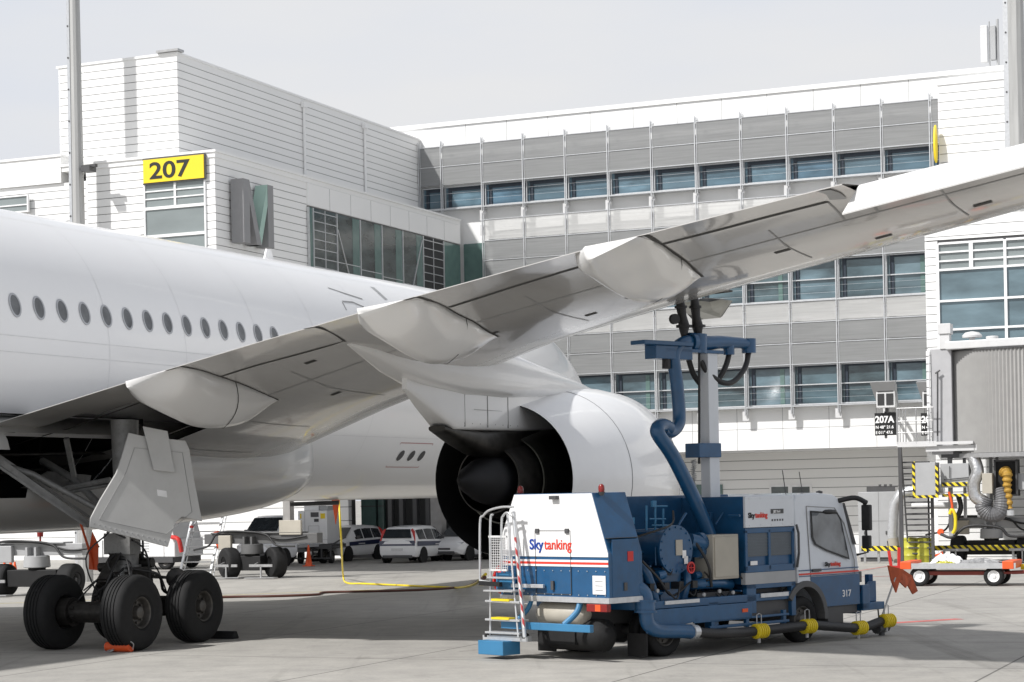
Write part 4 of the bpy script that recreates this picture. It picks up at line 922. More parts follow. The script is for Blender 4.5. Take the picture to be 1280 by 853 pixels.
m = MB(); m.box(1.045, 1.06, c.y-.02, c.y+.14, c.z-.1, c.z+.16); m.build('vessel_plate', M_BEIGE, K)
m = MB(); m.box(1.06, 1.066, c.y+.13, c.y+.22, c.z-.15, c.z-.02); m.box(1.06, 1.066, c.y+.17, c.y+.26, c.z-.25, c.z-.12); m.each('vessel_label', M_WHITE, K)
# blue pipework
m = MB()
def pipe(pts, r, nn=14, sm=6): m.tube(bez([Vector(p) for p in pts], sm), r, nn)
pipe([t(788, 731, 1.1), t(797, 735, 1.18), t(806, 745, 1.22), t(807, 765, 1.24)], .13)
pipe([t(807, 765, 1.24), t(810, 780, 1.25), t(822, 788, 1.26), t(850, 789, 1.28), t(866, 790, 1.3)], .12)
m.cyl(t(806, 752, 1.23), t(807, 764, 1.24), .165, 16); m.cyl(t(806, 750, 1.23), t(806, 753, 1.23), .19, 16); m.cyl(t(807, 763, 1.24), t(807, 766, 1.24), .19, 16)
pipe([(-.3, .2, 2.0), (.3, .2, 2.03), (.8, .35, 2.03), (.85, .5, 1.8)], .07); pipe([(.2, -.4, 1.5), (.9, -.35, 1.5), (1.0, -.2, 1.2), (1.0, -.1, .9)], .08)
pipe([t(862, 676, .9), t(875, 679, .95), t(884, 677, .9)], .13)
pipe([(.5, .9, 1.1), (.95, 1.0, 1.15), (1.0, 1.5, 1.15), (.9, 1.9, 1.1)], .09); pipe([(.9, .7, .93), (.95, .75, 1.3), (.6, .8, 1.6)], .07)
m.build('pipework', M_BLUE, K, smooth=50)
m = MB(); random.seed(11)
for k in range(26):
    y = random.uniform(-.5, 1.9); z = random.uniform(1.0, 2.3); x = random.uniform(.2, 1.05); d = random.choice([(0, 0, .3), (0, .3, 0), (.25, 0, 0), (0, .2, .2)])
    m.tube([(x, y, z), (x+d[0], y+d[1], z+d[2])], random.choice([.015, .022, .03]), 8)
for k in range(10):
    y = random.uniform(-.5, 1.9); z = random.uniform(1.0, 1.6); x = random.uniform(.6, 1.05); r = random.uniform(.05, .1); m.cyl((x, y-r, z), (x, y+r, z+.02), r, 12)
m.each('pump_fittings', M_BLUE, K, smooth=50)
m = MB(); random.seed(5)
for k in range(18):
    y = random.uniform(-.4, 2.0); z = random.uniform(.95, 1.5); x = random.uniform(.7, 1.12); m.tube(bez([(x, y, z), (x+.05, y+.15, z-.12), (x, y+.3, z+random.uniform(-.1, .2))], 4), .016, 6)
for k in range(5): y = -.3+k*.35; m.box(.9, 1.08, y, y+.12, 1.1, 1.22)
m.each('cable_loom', M_RUBH, K)
m = MB()                                                       # valves and rods above the vessel
for px, py0, py1 in ((808, 632, 663), (819, 628, 664), (829, 636, 660)): m.tube([t(px, py0, .7), t(px, py1, .7)], .02, 8)
for px0, px1, py in ((812, 832, 649), (815, 838, 657), (818, 834, 633)): m.tube([t(px0, py, .7), t(px1, py, .72)], .014, 8)
m.cyl(t(817, 626, .7), t(817, 634, .7), .05, 10); m.cyl(t(789, 647, .7), t(789, 655, .7), .06, 10); m.each('vent_valve', M_BLUEL, K)
m = MB(); m.box(1.24, 1.27, .55, 2.05, .52, .80); m.prism([(1.24, -.6, .42), (1.24, -.6, .80), (1.24, .62, .80), (1.24, .8, .55), (1.24, .6, .55)], (.03, 0, 0)); m.build('rear_wing_panel', M_BLUE, K, bevel=.01)
m = MB(); m.box(1.205, 1.225, -.1, .75, .865, .925); m.box(1.205, 1.225, 2.35, 3.1, .86, .93); m.each('silver_strip', M_ALU, K)
# steel cabinet
a = t(891, 670, 1.15); b = t(925, 727, 1.15)
m = MB(); m.box(.72, 1.15, a.y, b.y-.02, 1.22, 1.98); m.build('control_cabinet', M_BEIGE, K, bevel=.012)
m = MB(); m.box(1.15, 1.17, a.y+.03, b.y-.05, 1.26, 1.94); m.build('cabinet_door', M_BEIGE, K, bevel=.006)
# panel box behind the cab
y0, y1 = 2.0, 3.33
m = MB(); m.box(-1.22, 1.14, y0+.02, y1, 1.1, 2.62)
for y in (y0, y0+.62, y1-.06): m.box(1.14, 1.19, y, y+.06, 1.33, 2.04)
m.box(1.14, 1.19, y0, y1, 1.98, 2.07); m.box(1.14, 1.19, y0, y1, 1.30, 1.42); m.build('equipment_box', M_BLUE, K, bevel=.008)
m = MB(); m.box(1.145, 1.165, y0+.06, y0+.62, 1.58, 1.98); m.box(1.145, 1.165, y0+.68, y1-.06, 1.58, 1.98)
for k in range(7): m.box(1.165, 1.175, y0+.08, y1-.08, 1.6+k*.055, 1.615+k*.055)
m.build('louvre', mat('dark louvre', (.10, .12, .14), .4), K)
pn = MB().box(1.15, 1.20, y0+.0, y1-.01, 2.08, 2.62).build('meter_panel', M_CAB, K, bevel=.006)
o, w1 = text('Sky', .125, (1.203, y0+.07, 2.25), (0, 1, 0), (0, 0, 1), M_TEXTK, K, 'logo_lettering', bold=.004)
text('tanking', .125, (1.203, y0+.08+w1, 2.25), (0, 1, 0), (0, 0, 1), M_TEXTR, K, 'logo_lettering', bold=.004, sx=.9)
m = MB(); m.box(1.2, 1.21, y0+.68, y0+1.02, 2.31, 2.39); 
o = m.build('display', M_DGREY, K); text('JET A-1', .06, (1.212, y0+.74, 2.327), (0, 1, 0), (0, 0, 1), M_TEXTW, K, 'display_lettering', bold=.002)
m = MB()
for k in range(5): m.box(1.2, 1.206, y0+.70+k*.07, y0+.735+k*.07, 2.18, 2.215)
m.build('panel_button', M_DGREY, K)
MB().box(1.19, 1.198, y0+.12, y0+.3, 1.43, 1.5).build('small_label', M_WHITE, K)
m = MB(); m.box(1.10, 1.2, y0-.03, y1, 1.10, 1.30); m.build('steel_skirt', M_GREY, K)
m = MB(); m.box(1.1, 1.2, y0, y0+.25, .6, 1.1); m.box(1.1, 1.2, y1-.12, y1, .5, 1.1); m.box(1.1, 1.2, y0, y1, 1.02, 1.1); m.box(.8, 1.18, 1.0, y1, .82, .86); m.box(-1.2, 1.1, y0+.2, y0+.3, .9, 1.1); m.box(1.1, 1.2, 1.0, 1.25, .35, .85); m.build('side_frame', M_BLUE, K, bevel=.008)
m = MB(); m.box(.95, 1.12, 1.0, y1-.1, .5, .8); m.box(.5, .95, 1.0, y1-.1, .55, 1.0); m.build('tool_locker', M_DGREY, K, bevel=.01)
m = MB(); m.box(1.2, 1.27, .95, 3.05, .40, .45); m.box(1.2, 1.27, .95, 3.05, .52, .56)
for y in (1.0, 1.9, 2.9): m.box(1.19, 1.26, y, y+.08, .38, .62)
m.build('side_guard', M_BLUE, K, bevel=.008)
MB().box(1.27, 1.285, 1.78, 1.92, .64, .70).build('side_marker', M_ORANGE, K)
# delivery hose along the side with yellow clamps
hp = [t(862, 790, 1.32), t(900, 792, 1.36), t(948, 789, 1.38), t(1010, 782, 1.4), t(1035, 783, 1.4), t(1075, 785, 1.4), t(1098, 778, 1.38), t(1108, 775, 1.3)]
m = MB(); m.tube(bez(hp, 6), .085, 14); m.build('delivery_hose', M_RUBH, K, smooth=60)
for px, py in ((950, 789), (1010, 783), (1074, 785), (1109, 776)):
    c = t(px, py, 1.39); m = MB()
    for k in range(5): m.lathe([(-.02, .10), (-.012, .13), (.012, .13), (.02, .10)], (c.x, c.y-.11+k*.055, c.z), (0, 1, 0), 16)
    m.lathe([(-.15, .095), (.15, .095)], (c.x, c.y, c.z), (0, 1, 0), 16, cap=True); o = m.build('hose_clamp', M_YELL, K, smooth=40)
    m = MB(); m.tube([(c.x, c.y-.03, c.z-.1), (c.x, c.y-.03, c.z-.2)], .03, 8)
    m.tube([(c.x, c.y-.08, c.z+.1), (c.x, c.y-.08, c.z+.28), (c.x, c.y-.02, c.z+.3), (c.x, c.y+.04, c.z+.28), (c.x, c.y+.04, c.z+.1)], .01, 6); m.each('clamp_hook', M_STEEL, o)
c = t(866, 790, 1.31); m = MB(); m.lathe([(-.05, .13), (.1, .11)], c, (0, 1, 0), 16, cap=True); m.build('hose_collar', M_ALU, K, smooth=40)
# cab
prof_ = [(3.40, .98), (3.40, 2.50), (3.50, 2.63), (4.1, 2.66), (4.45, 2.60), (4.72, 2.48), (4.86, 2.30), (5.12, 1.62), (5.16, 1.25), (5.16, .62), (4.2, .62), (4.2, .8), (4.1, .98)]
# side profile with a rounded wheel arch, extruded across and narrowed towards the roof
arch = [(3.6+.56*cos(a), .44+.60*sin(a)) for a in [R(x) for x in range(18, 110, 12)]]
prof_ = [(3.40, 1.02), (3.40, 2.50), (3.50, 2.63), (4.1, 2.66), (4.55, 2.62), (4.80, 2.50), (4.92, 2.30), (5.12, 1.62), (5.17, 1.25), (5.17, .60)]+[(4.16, .60)]+arch
def cabx(z): return 1.20-.09*max(0, (z-1.5)/1.15)
rings = [[Vector((sx*cabx(z), y, z)) for y, z in prof_] for sx in (-1, 1)]
bm_up = MB(); n = len(prof_); bm_up.add(rings[0]+rings[1], [tuple(range(n)), tuple(range(n, 2*n))]+[(i, (i+1) % n, n+(i+1) % n, n+i) for i in range(n)])
bm_up.build('cab_body', M_CAB, K, bevel=.035)
def cq(pts, off, th=.012):                                  # sheet lying on the cab's right side
    return [Vector((cabx(z)+off, y, z)) for y, z in pts]
m = MB(); m.prism(cq([(3.75, 1.16), (3.75, .98)]+[(3.6+.57*cos(a), .44+.61*sin(a)) for a in [R(x) for x in range(66, 14, -12)]]+[(4.18, .61), (5.16, .61), (5.16, 1.16)], .002), (.01, 0, 0)); m.build('cab_lower_side', M_BLUE, K)
m = MB(); m.prism([(-1.195, 5.171, .62), (1.195, 5.171, .62), (1.195, 5.171, 1.16), (-1.195, 5.171, 1.16)], (0, .012, 0)); m.build('cab_lower_front', M_BLUE, K)
m = MB()
for z0, z1, k in ((1.20, 1.23, 0), (1.27, 1.29, 1), (1.17, 1.185, 1)): m.prism(cq([(3.42, z0), (5.14, z0), (5.14, z1), (3.42, z1)], .003), (.006, 0, 0), k)
m.build('cab_stripe', [M_TEXTR, M_BLUE], K)
P_ = lambda px, py: (lambda v: (v.y, v.z))(t(px, py, 1.17))
win = [P_(*p) for p in ((1016, 641), (1047, 643), (1051, 652), (1058, 697), (1032, 687), (1019, 680), (1016, 672))]
o = MB().prism(cq(win, .006), (.006, 0, 0)).build('side_window', mat('cab side glass', (.13, .14, .15), .06, var=.55, scale=2.2, spec=.9), K)
cen = Vector((0, sum(p[0] for p in win)/7, sum(p[1] for p in win)/7)); m = MB()
wb = [(cen.y+(y-cen.y)*1.09, cen.z+(z-cen.z)*1.09) for y, z in win]; m.prism(cq(wb, .002), (.006, 0, 0)); m.build('window_rubber', M_RUBH, K)
m = MB(); dr = [P_(*p) for p in ((1010, 633), (1045, 635), (1056, 655), (1066, 700), (1067, 722), (1012, 722))]
for a, b in zip(dr, dr[1:]+dr[:1]): m.bar((cabx(a[1])+.002, a[0], a[1]), (cabx(b[1])+.002, b[0], b[1]), .012)
m.build('door_seam', M_LINEL, K)
m = MB(); c = t(1020, 713, 1.2); m.box(1.195, 1.235, c.y-.12, c.y+.12, c.z-.025, c.z+.025); m.build('door_handle', M_DGREY, K, bevel=.008)
o, w1 = text('Sky', .105, (1.207, t(1031, 708, 1.2).y, t(1031, 708, 1.2).z), (0, 1, 0), (0, 0, 1), M_TEXTK, K, 'logo_lettering', bold=.003)
text('tanking', .105, (1.207, t(1031, 708, 1.2).y+w1+.01, t(1031, 708, 1.2).z), (0, 1, 0), (0, 0, 1), M_TEXTR, K, 'logo_lettering', bold=.003, sx=.95)
text('317', .17, (1.216, t(1052, 746, 1.2).y, t(1052, 746, 1.2).z), (0, 1, 0), (0, 0, 1), M_TEXTW, K, 'fleet_number', bold=.002)
m = MB(); m.prism([(-1.05, 4.955, 2.26), (1.05, 4.955, 2.26), (1.1, 5.14, 1.66), (-1.1, 5.14, 1.66)], (0, .012, .004)); m.build('windscreen', M_GLASS, K)
m = MB(); m.prism([(1.13, 4.80, 2.46), (1.13, 4.86, 2.46), (1.19, 5.1, 1.7), (1.19, 5.0, 1.7)], (.008, 0, 0)); m.build('pillar_trim', M_DGREY, K)
m = MB(); m.box(-.98, .98, 5.17, 5.19, 1.35, 1.55); m.box(-.7, .7, 5.183, 5.2, .85, 1.1); m.each('grille', M_DGREY, K)
m = MB(); ar = [(3.6+.60*cos(a), .44+.66*sin(a)) for a in [R(x) for x in range(-5, 150, 10)]]; ai = [(3.6+.50*cos(a), .44+.55*sin(a)) for a in [R(x) for x in range(-5, 150, 10)]]
vs = [];
for (a, b), (c_, d) in zip(ar, ai): vs += [Vector((1.0, a, b)), Vector((1.235, a, b)), Vector((1.235, c_, d)), Vector((1.0, c_, d))]
m.loft([vs[i*4:i*4+4] for i in range(len(ar))]); m.build('wheel_arch', mat('arch plastic', (.10, .10, .10), .6), K, bevel=.01)
m = MB(); m.box(-1.15, 1.15, 4.2, 5.15, .45, .6); m.box(-1.0, 1.18, 4.25, 4.7, .28, .6); m.build('cab_step', M_DGREY, K, bevel=.01)
# mirrors
m = MB(); c = t(1036, 640, 1.35); m.loft([[Vector((c.x+.05*cos(a)*k, c.y-.16+dy, c.z+.045*sin(a)*k)) for a in [2*pi*i/12 for i in range(12)]] for dy, k in ((0, .4), (.06, .9), (.2, 1), (.32, .8), (.36, .3))]); m.each('kerb_mirror', M_RUBH, K, smooth=60)
m = MB(); m.tube(bez([(1.1, 4.7, 2.5), (1.3, 4.95, 2.55), (1.42, 5.15, 2.45)], 5), .05, 8); m.tube([(1.35, 5.15, 2.45), (1.38, 5.2, 1.55), (1.15, 5.15, 1.5)], .022, 8)
m.box(1.3, 1.5, 5.12, 5.2, 1.95, 2.42); m.box(1.3, 1.48, 5.12, 5.2, 1.62, 1.86); m.each('wing_mirror', M_RUBH, K, bevel=.02)
m = MB(); c = t(1040, 629, 1.0); m.lathe([(0, .06), (.04, .06), (.06, .0)], (1.0, 4.3, 2.64), (0, 0, 1), 12); m.build('roof_marker', M_DGREY, K)
for px, py in ((978, 588), (999, 590)):
    a = t(px, py, .6); b = t(px+5, 623, .6); MB().tube([b, a], .008, 6).build('whip_aerial', M_DGREY, K)
m = MB(); m.tube([(1.2, 3.38, 1.35), (1.26, 3.36, 1.6), (1.26, 3.36, 1.95), (1.2, 3.38, 2.1)], .022, 8); m.build('grab_handle', M_DGREY, K)
# front winch frame
m = MB(); m.box(.2, 1.25, 5.2, 5.85, .48, .62); m.box(.9, 1.0, 5.72, 5.85, .5, 1.12); m.box(1.15, 1.25, 5.2, 5.4, .5, .95); m.prism([(1.0, 5.25, .62), (1.0, 5.7, 1.0), (1.0, 5.78, 1.0), (1.0, 5.78, .62)], (.12, 0, 0)); m.box(-1.1, 1.1, 5.2, 5.35, .42, .62)
m.build('front_frame', M_BLUE, K, bevel=.01)
MB().box(1.0, 1.19, 5.16, 5.26, 1.0, 1.2).build('head_lamp', M_GLASS, K, bevel=.01)
m = MB(); m.cyl((1.12, 5.2, .85), (1.12, 5.28, .85), .09, 12); m.build('indicator_lamp', M_REDL, K)
m = MB(); c = t(1100, 785, 1.3); m.cyl(c+Vector((0, -.12, 0)), c+Vector((0, .18, .02)), .11, 12); m.cyl(c+Vector((0, .05, -.08)), c+Vector((0, .05, -.28)), .06, 10); m.tube([c, c+Vector((0, -.05, .35))], .015, 6); m.build('hose_coupling', M_DGREY, K, smooth=40)
# raised fuelling arm
bz = .25
m = MB(); a = t(885, 440, bz); b = t(885, 650, bz); m.box(a.x-.11, a.x+.11, a.y-.13, a.y+.13, 1.0, a.z); m.build('lift_mast', M_CAB, K, bevel=.012)
m = MB(); c1 = t(883, 563, bz); m.box(c1.x-.18, c1.x+.16, c1.y-.36, c1.y+.22, c1.z-.13, c1.z+.12); m.build('mast_bracket', M_BLUE, K, bevel=.012); m = MB(); m.box(c1.x-.14, c1.x+.2, c1.y-.16, c1.y+.26, 1.0, 1.75+.6); m.build('mast_foot', M_BLUE, K, bevel=.012)
m = MB(); P = [t(*p) for p in ((870, 688, .95), (882, 690, .8), (888, 682, .7), (886, 668, .62), (868, 625, .6), (842, 572, .6), (824, 545, .6), (822, 536, .58), (828, 532, .52), (836, 536, .48))]
m.tube(bez(P, 5), .125, 16); m.build('lower_riser', M_BLUE, K, smooth=60)
m = MB(); P = [t(*p) for p in ((828, 537, .5), (838, 540, .42), (847, 532, .36), (849, 518, .32), (846, 480, .3), (842, 450, .3), (845, 436, .3), (856, 428, .28), (868, 428, .26))]
m.tube(bez(P, 5), .115, 16); m.build('upper_riser', M_BLUE, K, smooth=60)
m = MB()
for p, d in (((834, 538, .46), (1, .4, 0)), ((864, 428, .27), (0, 1, 0)), ((874, 678, .9), (0, 1, 0))):
    c = t(*p); m.lathe([(-.05, .13), (-.05, .17), (.05, .17), (.05, .13)], c, d, 18)
m.each('pipe_flange', M_BLUE, K, smooth=40)
m = MB(); P = [t(*p) for p in ((872, 430, .25), (900, 428, .25), (925, 429, .25), (938, 431, .25))]; m.tube(P, [.14, .12, .1, .1], 14)
m.cyl(t(872, 418, .25), t(872, 442, .25), .17, 14); c = t(936, 432, .25); m.cyl(c-Vector((0, 0, .14)), c+Vector((0, 0, .12)), .13, 12); c = t(911, 434, .25); m.cyl(c-Vector((0, 0, .14)), c+Vector((0, 0, .08)), .1, 12)
m.build('swivel_arm', M_BLUE, K, smooth=50)
m = MB(); c = t(848, 434, .25); a = t(797, 427, .3); m.box(c.x-.12, c.x+.22, a.y+.0, c.y+.15, a.z-.05, a.z+.02); m.box(c.x-.12, c.x+.15, a.y+.35, c.y+.2, a.z-.28, a.z-.05); b = t(890, 441, .25); m.box(c.x-.15, c.x+.15, a.y+.6, b.y+.15, b.z-.03, b.z+.03); m.build('arm_platform', M_BLUE, K, bevel=.01)
m = MB(); m.tube(bez([t(936, 440, .25), t(931, 460, .3), t(917, 477, .35), (t(902, 478, .35)), t(885, 466, .3), t(876, 452, .25)], 6), .05, 10); m.tube(bez([t(912, 440, .22), t(907, 458, .2), t(897, 475, .15), t(882, 484, .1), t(868, 470, .1), t(860, 447, .15)], 6), .05, 10); m.each('loop_hose', M_RUBH, K, smooth=60)
m = MB(); m.tube([t(874, 440, .3), t(874, 580, .3)], .022, 8); m.tube([t(893, 562, .25), t(893, 625, .25)], .03, 8); m.cyl(t(833, 447, .3), t(833, 461, .3), .075, 10); m.each('lift_cable', M_RUBH, K)
m = MB(); P = []; 
for k in range(60): c = t(867, 575+k*.75, .3); P.append(c+Vector((.0, .05*cos(k*1.1*2), .0))+Vector((.05*sin(k*2.2), 0, 0)))
m.tube(P, .009, 5); m.build('coiled_cable', M_STEEL, K)
# nozzles reaching up to the wing
for pts, nm in ((((855, 421), (855, 408), (853, 396), (851, 384), (850, 377)), 0), (((873, 424), (872, 408), (870, 396), (869, 384), (868, 373)), 1)):
    P = [t(x, y, .22) for x, y in pts]; m = MB(); m.tube(P, [.05, .10, .075, .085, .07], 12)
    m.lathe([(-.02, .1), (-.02, .14), (.02, .14), (.02, .1)], P[1], (0, 0, 1), 14); m.lathe([(-.02, .08), (-.02, .11), (.02, .11), (.02, .08)], P[3], (0, 0, 1), 14)
    m.tube([P[2], P[2]+Vector((.02, -.14, .1))], .015, 6)
    if nm == 0: m.lathe([(-.04, .09), (.04, .09)], t(843, 399, .22), (1, -.3, 0), 14, cap=True)
    m.build('fuel_nozzle', M_RUBH, K, smooth=40)
# orange flag on a short pole fixed to the front
m = MB(); a = t(1102, 772, 1.25); b = t(1119, 722, 1.3); m.tube([a, b], .018, 8); m.build('flag_pole', M_STEEL, K)
m = MB(); F_ = [t(*p) for p in ((1109, 707, 1.3), (1127, 712, 1.32), (1139, 720, 1.2), (1131, 735, 1.28), (1123, 727, 1.3), (1119, 741, 1.33), (1113, 726, 1.28))]; m.prism(F_, (.02, .015, 0)); m.prism([t(*p) for p in ((1127, 720, 1.2), (1139, 721, 1.2), (1146, 739, 1.2), (1140, 743, 1.2))], (.02, .01, 0)); m.build('warning_flag', mat('weathered orange flag', (.42, .075, .02), .7, var=.25, scale=5), K)

m = MB()
for x, z in [(-1.2+.2*k, 1.47) for k in range(13)]+[(-1.2+.2*k, 1.08) for k in range(13)]: m.lathe([(0, .010), (.006, .009), (.007, 0)], (x, -1.484, z), (0, -1, 0), 6)
m.build('rivet', M_ALU, K)
m = MB()
for y in (2.1, 2.4, 2.7, 3.0, 3.25):
    for z in (2.12, 2.58): m.lathe([(0, .010), (.006, .009), (.007, 0)], (1.2, y, z), (1, 0, 0), 6)
m.build('rivet', M_ALU, K)
m = MB(); m.box(-1.28, 1.28, -1.46, -.71, 2.0, 2.006); m.build('housing_joint', M_LINE, K)
m = MB(); m.tube(bez([(1.1, -.5, 1.6), (1.18, -.2, 1.3), (1.1, .2, 1.0), (1.15, .6, 1.2)], 6), .02, 6); m.tube(bez([(1.0, .9, 1.9), (1.16, 1.05, 1.5), (1.1, 1.2, 1.1)], 6), .025, 6); m.tube(bez([(.9, -.4, 2.0), (1.1, -.1, 2.1), (1.05, .3, 2.2), (.8, .6, 2.4)], 6), .018, 6); m.each('hydraulic_hose', M_RUBH, K, smooth=60)
m = MB()
for y, z in ((-.45, 1.15), (-.2, 1.1), (.95, .98), (1.35, 1.02), (1.7, .98)): m.lathe([(0, .032), (.015, .036), (.03, .032), (.03, 0)], (1.13, y, z), (1, 0, 0), 16)
m.each('pressure_gauge', M_GREY, K, smooth=40)
m = MB(); m.lathe([(-.015, .10), (.015, .10), (.015, .075), (-.015, .075), (-.015, .10)], (1.16, .62, 1.45), (1, .1, 0), 18); m.bar((1.16, .53, 1.45), (1.16, .71, 1.45), .012); m.bar((1.16, .62, 1.36), (1.16, .62, 1.54), .012); m.build('hand_wheel', M_RED, K)
# brake stacks inside the inboard wheels, placards on the gear door
for dy in (-1.02, 1.02):
    m = MB(); m.lathe([(-.12, .27), (.12, .27)], (5.3-.55, dy, .7), (1, 0, 0), 20, cap=True)
    for k in range(7): a = 2*pi*k/7; m.cyl((5.3-.38, dy+.18*cos(a), .7+.18*sin(a)), (5.3-.30, dy+.18*cos(a), .7+.18*sin(a)), .04, 8)
    m.build('brake_unit', M_GEARD, A0, smooth=40)
# ================================================================== VEHICLES AND EQUIPMENT ON THE APRON
def gframe(px, py, h):                                       # a frame standing on the ground at a spot of the apron
    d = ray(px, py); k = -CH/d[2]; return Frame(d[0]*k, k, h)
def veh_body(st, prof):
    """st: list of (y, zb, zbelt, zroof, w, wr)"""
    rings = []
    for y, zb, zl, zr, w, wr in st:
        r = [(0, zb), (w*.9, zb), (w*.99, zb+.12), (w, (zb+zl)/2), (w*.975, zl), (wr, zr-.06), (wr*.86, zr-.005), (wr*.4, zr+.015), (0, zr+.02)]
        r = [Vector((x, y, z)) for x, z in r]; rings.append(r+[Vector((-p.x, p.y, p.z)) for p in r[-2:0:-1]])
    return rings
def side_glass(m, st, y0, y1, lo=.08, hi=.86, off=.012):
    ys = sorted({y0, y1} | {s[0] for s in st if y0 < s[0] < y1})
    def at_(y, f, sx):
        for a, b in zip(st, st[1:]):
            if min(a[0], b[0])-1e-6 <= y <= max(a[0], b[0])+1e-6:
                k = (y-a[0])/(b[0]-a[0]) if b[0] != a[0] else 0; q = [u+(v-u)*k for u, v in zip(a, b)]; break
        x = q[4]*.975+(q[5]-q[4]*.975)*f; z = q[2]+(q[3]-.06-q[2])*f; return Vector((sx*(x+off), y, z+.002))
    for sx in (1, -1):
        lo_ = [at_(y, lo, sx) for y in ys]; hi_ = [at_(y, hi, sx) for y in ys]
        for i in range(len(ys)-1): m.add([lo_[i], lo_[i+1], hi_[i+1], hi_[i]], [(0, 1, 2, 3)])
def mpv(px, py, h, x0, y0, label, col=None, band=True, group='white patrol cars parked by the terminal', cat='car', name='parked_car', sc=1.0):
    """compact tall estate car; (px, py) is where the corner (x0, y0) of its own frame meets the ground"""
    f = gframe(px, py, h); o = f.w(-x0, -y0); c = thing(name, None, o.x, o.y, 0, label, cat, group, rz=-f.h)
    paint = col or M_TWHITE
    st = [(-1.98, .42, .80, .86, .70, .62), (-1.95, .30, .88, 1.0, .80, .68), (-1.86, .26, .92, 1.30, .84, .62), (-1.72, .25, .93, 1.46, .86, .62), (-1.3, .25, .93, 1.50, .865, .63), (-.5, .24, .91, 1.525, .865, .64), (.2, .24, .90, 1.50, .865, .63), (.45, .24, .90, 1.44, .865, .63), (.85, .25, .89, 1.15, .865, .66), (1.15, .25, .87, .96, .86, .70), (1.6, .26, .80, .88, .84, .70), (1.88, .30, .68, .76, .78, .66), (1.98, .38, .58, .64, .66, .55)]
    rr = veh_body(st, None); b = MB().loft(rr).build('body', paint, c, smooth=42)
    m = MB(); side_glass(m, st, -1.62, -.95); side_glass(m, st, -.88, -.12); side_glass(m, st, -.05, .62)
    m.each('side_window', M_GLASS, c, fix=False)
    m = MB()
    def cross(y0_, z0, y1_, z1, w0, w1, off):
        return [Vector((-w0, y0_+off, z0)), Vector((w0, y0_+off, z0)), Vector((w1, y1_+off, z1)), Vector((-w1, y1_+off, z1))]
    m.add(cross(-1.915, 1.04, -1.775, 1.40, .66, .55, -.075), [(0, 1, 2, 3)]); m.build('rear_window', M_GLASS, c, fix=False)
    m = MB(); m.add([(-.64, 1.12, 1.0), (.64, 1.12, 1.0), (.56, .50, 1.43), (-.56, .50, 1.43)], [(0, 1, 2, 3)]); 
    for v in m.v: v.z += .012; v.y += .012
    m.build('windscreen', M_GLASS, c, fix=False)
    for sx in (-1, 1):
        for y in (-1.25, 1.28): wheel(c, sx*.77, y, .305, .19, .2, out=sx, groove=False)
        m = MB(); m.prism([(sx*.60, -1.97, .84), (sx*.80, -1.95, .84), (sx*.74, -1.86, 1.30), (sx*.62, -1.80, 1.42), (sx*.56, -1.80, 1.38), (sx*.64, -1.9, 1.0)], (0, .05, 0)); m.build('tail_light', M_RED, c)
        m = MB(); m.prism([(sx*.50, 1.93, .62), (sx*.74, 1.86, .64), (sx*.78, 1.66, .78), (sx*.56, 1.82, .76)], (0, .03, .012)); m.each('headlight', mat('headlight glass', (.45, .46, .47), .1, .3), c)
        m = MB(); m.box(sx*.84, sx*1.0, .46, .56, .95, 1.08); m.build('door_mirror', paint if not band else M_DGREY, c, bevel=.02)
        m = MB()                                              # dark arch inside behind each wheel
        for y in (-1.25, 1.28): m.lathe([(-.0, .37), (.028, .37)], (sx*.845, y, .30), (sx, 0, 0), 20, cap=True)
        m.each('wheel_arch', M_TYRE, c)
    if band:
        m = MB()
        for sx in (-1, 1): m.prism([(sx*.862, -1.85, .70), (sx*.868, 1.2, .66), (sx*.868, 1.2, .83), (sx*.862, -1.85, .90)], (sx*.012, 0, 0))
        m.prism([(-.80, -1.975, .72), (.80, -1.975, .72), (.80, -1.955, .93), (-.80, -1.955, .93)], (0, -.012, 0)); m.each('navy_band', M_NAVY, c)
        m = MB()
        for sx in (-1, 1): m.box(sx*.881, sx*.884, -.1, .45, .72, .76)
        m.build('band_lettering', M_LGREY, c)
    m = MB(); m.box(-.26, .26, -2.0, -1.975, .52, .62); m.each('number_plate', M_LGREY, c)
    m = MB(); m.box(-.66, .66, -2.01, -1.9, .22, .34); m.box(-.5, .5, 1.93, 2.0, .30, .42); m.box(-.3, .3, 1.95, 1.985, .47, .56); m.build('bumper_trim', M_DGREY, c, bevel=.02)
    return c
def gp(px, py): d = ray(px, py); k = -CH/d[2]; return Vector((d[0]*k, k, 0))
mpv(483, 704, 22, -.8, -1.35, 'white patrol car with a navy band, seen from behind with red tail lights')
mpv(434, 702, 206, -.78, 1.28, 'white patrol car with a navy band facing left, beside the ground power unit')
mpv(586, 701, 208, -.78, 1.28, 'white patrol car parked nose out behind the one seen from the rear')
mpv(609, 700, 206, .5, 1.9, 'white patrol car almost hidden between the engine and the fuel truck ladder')
mpv(556, 689, 24, .8, 1.2, 'silver estate car parked in the shade behind the white patrol cars', col=mat('silver car paint', (.42, .43, .44), .3, .5, coat=.6), band=False, group='cars in the shade of the gateway')
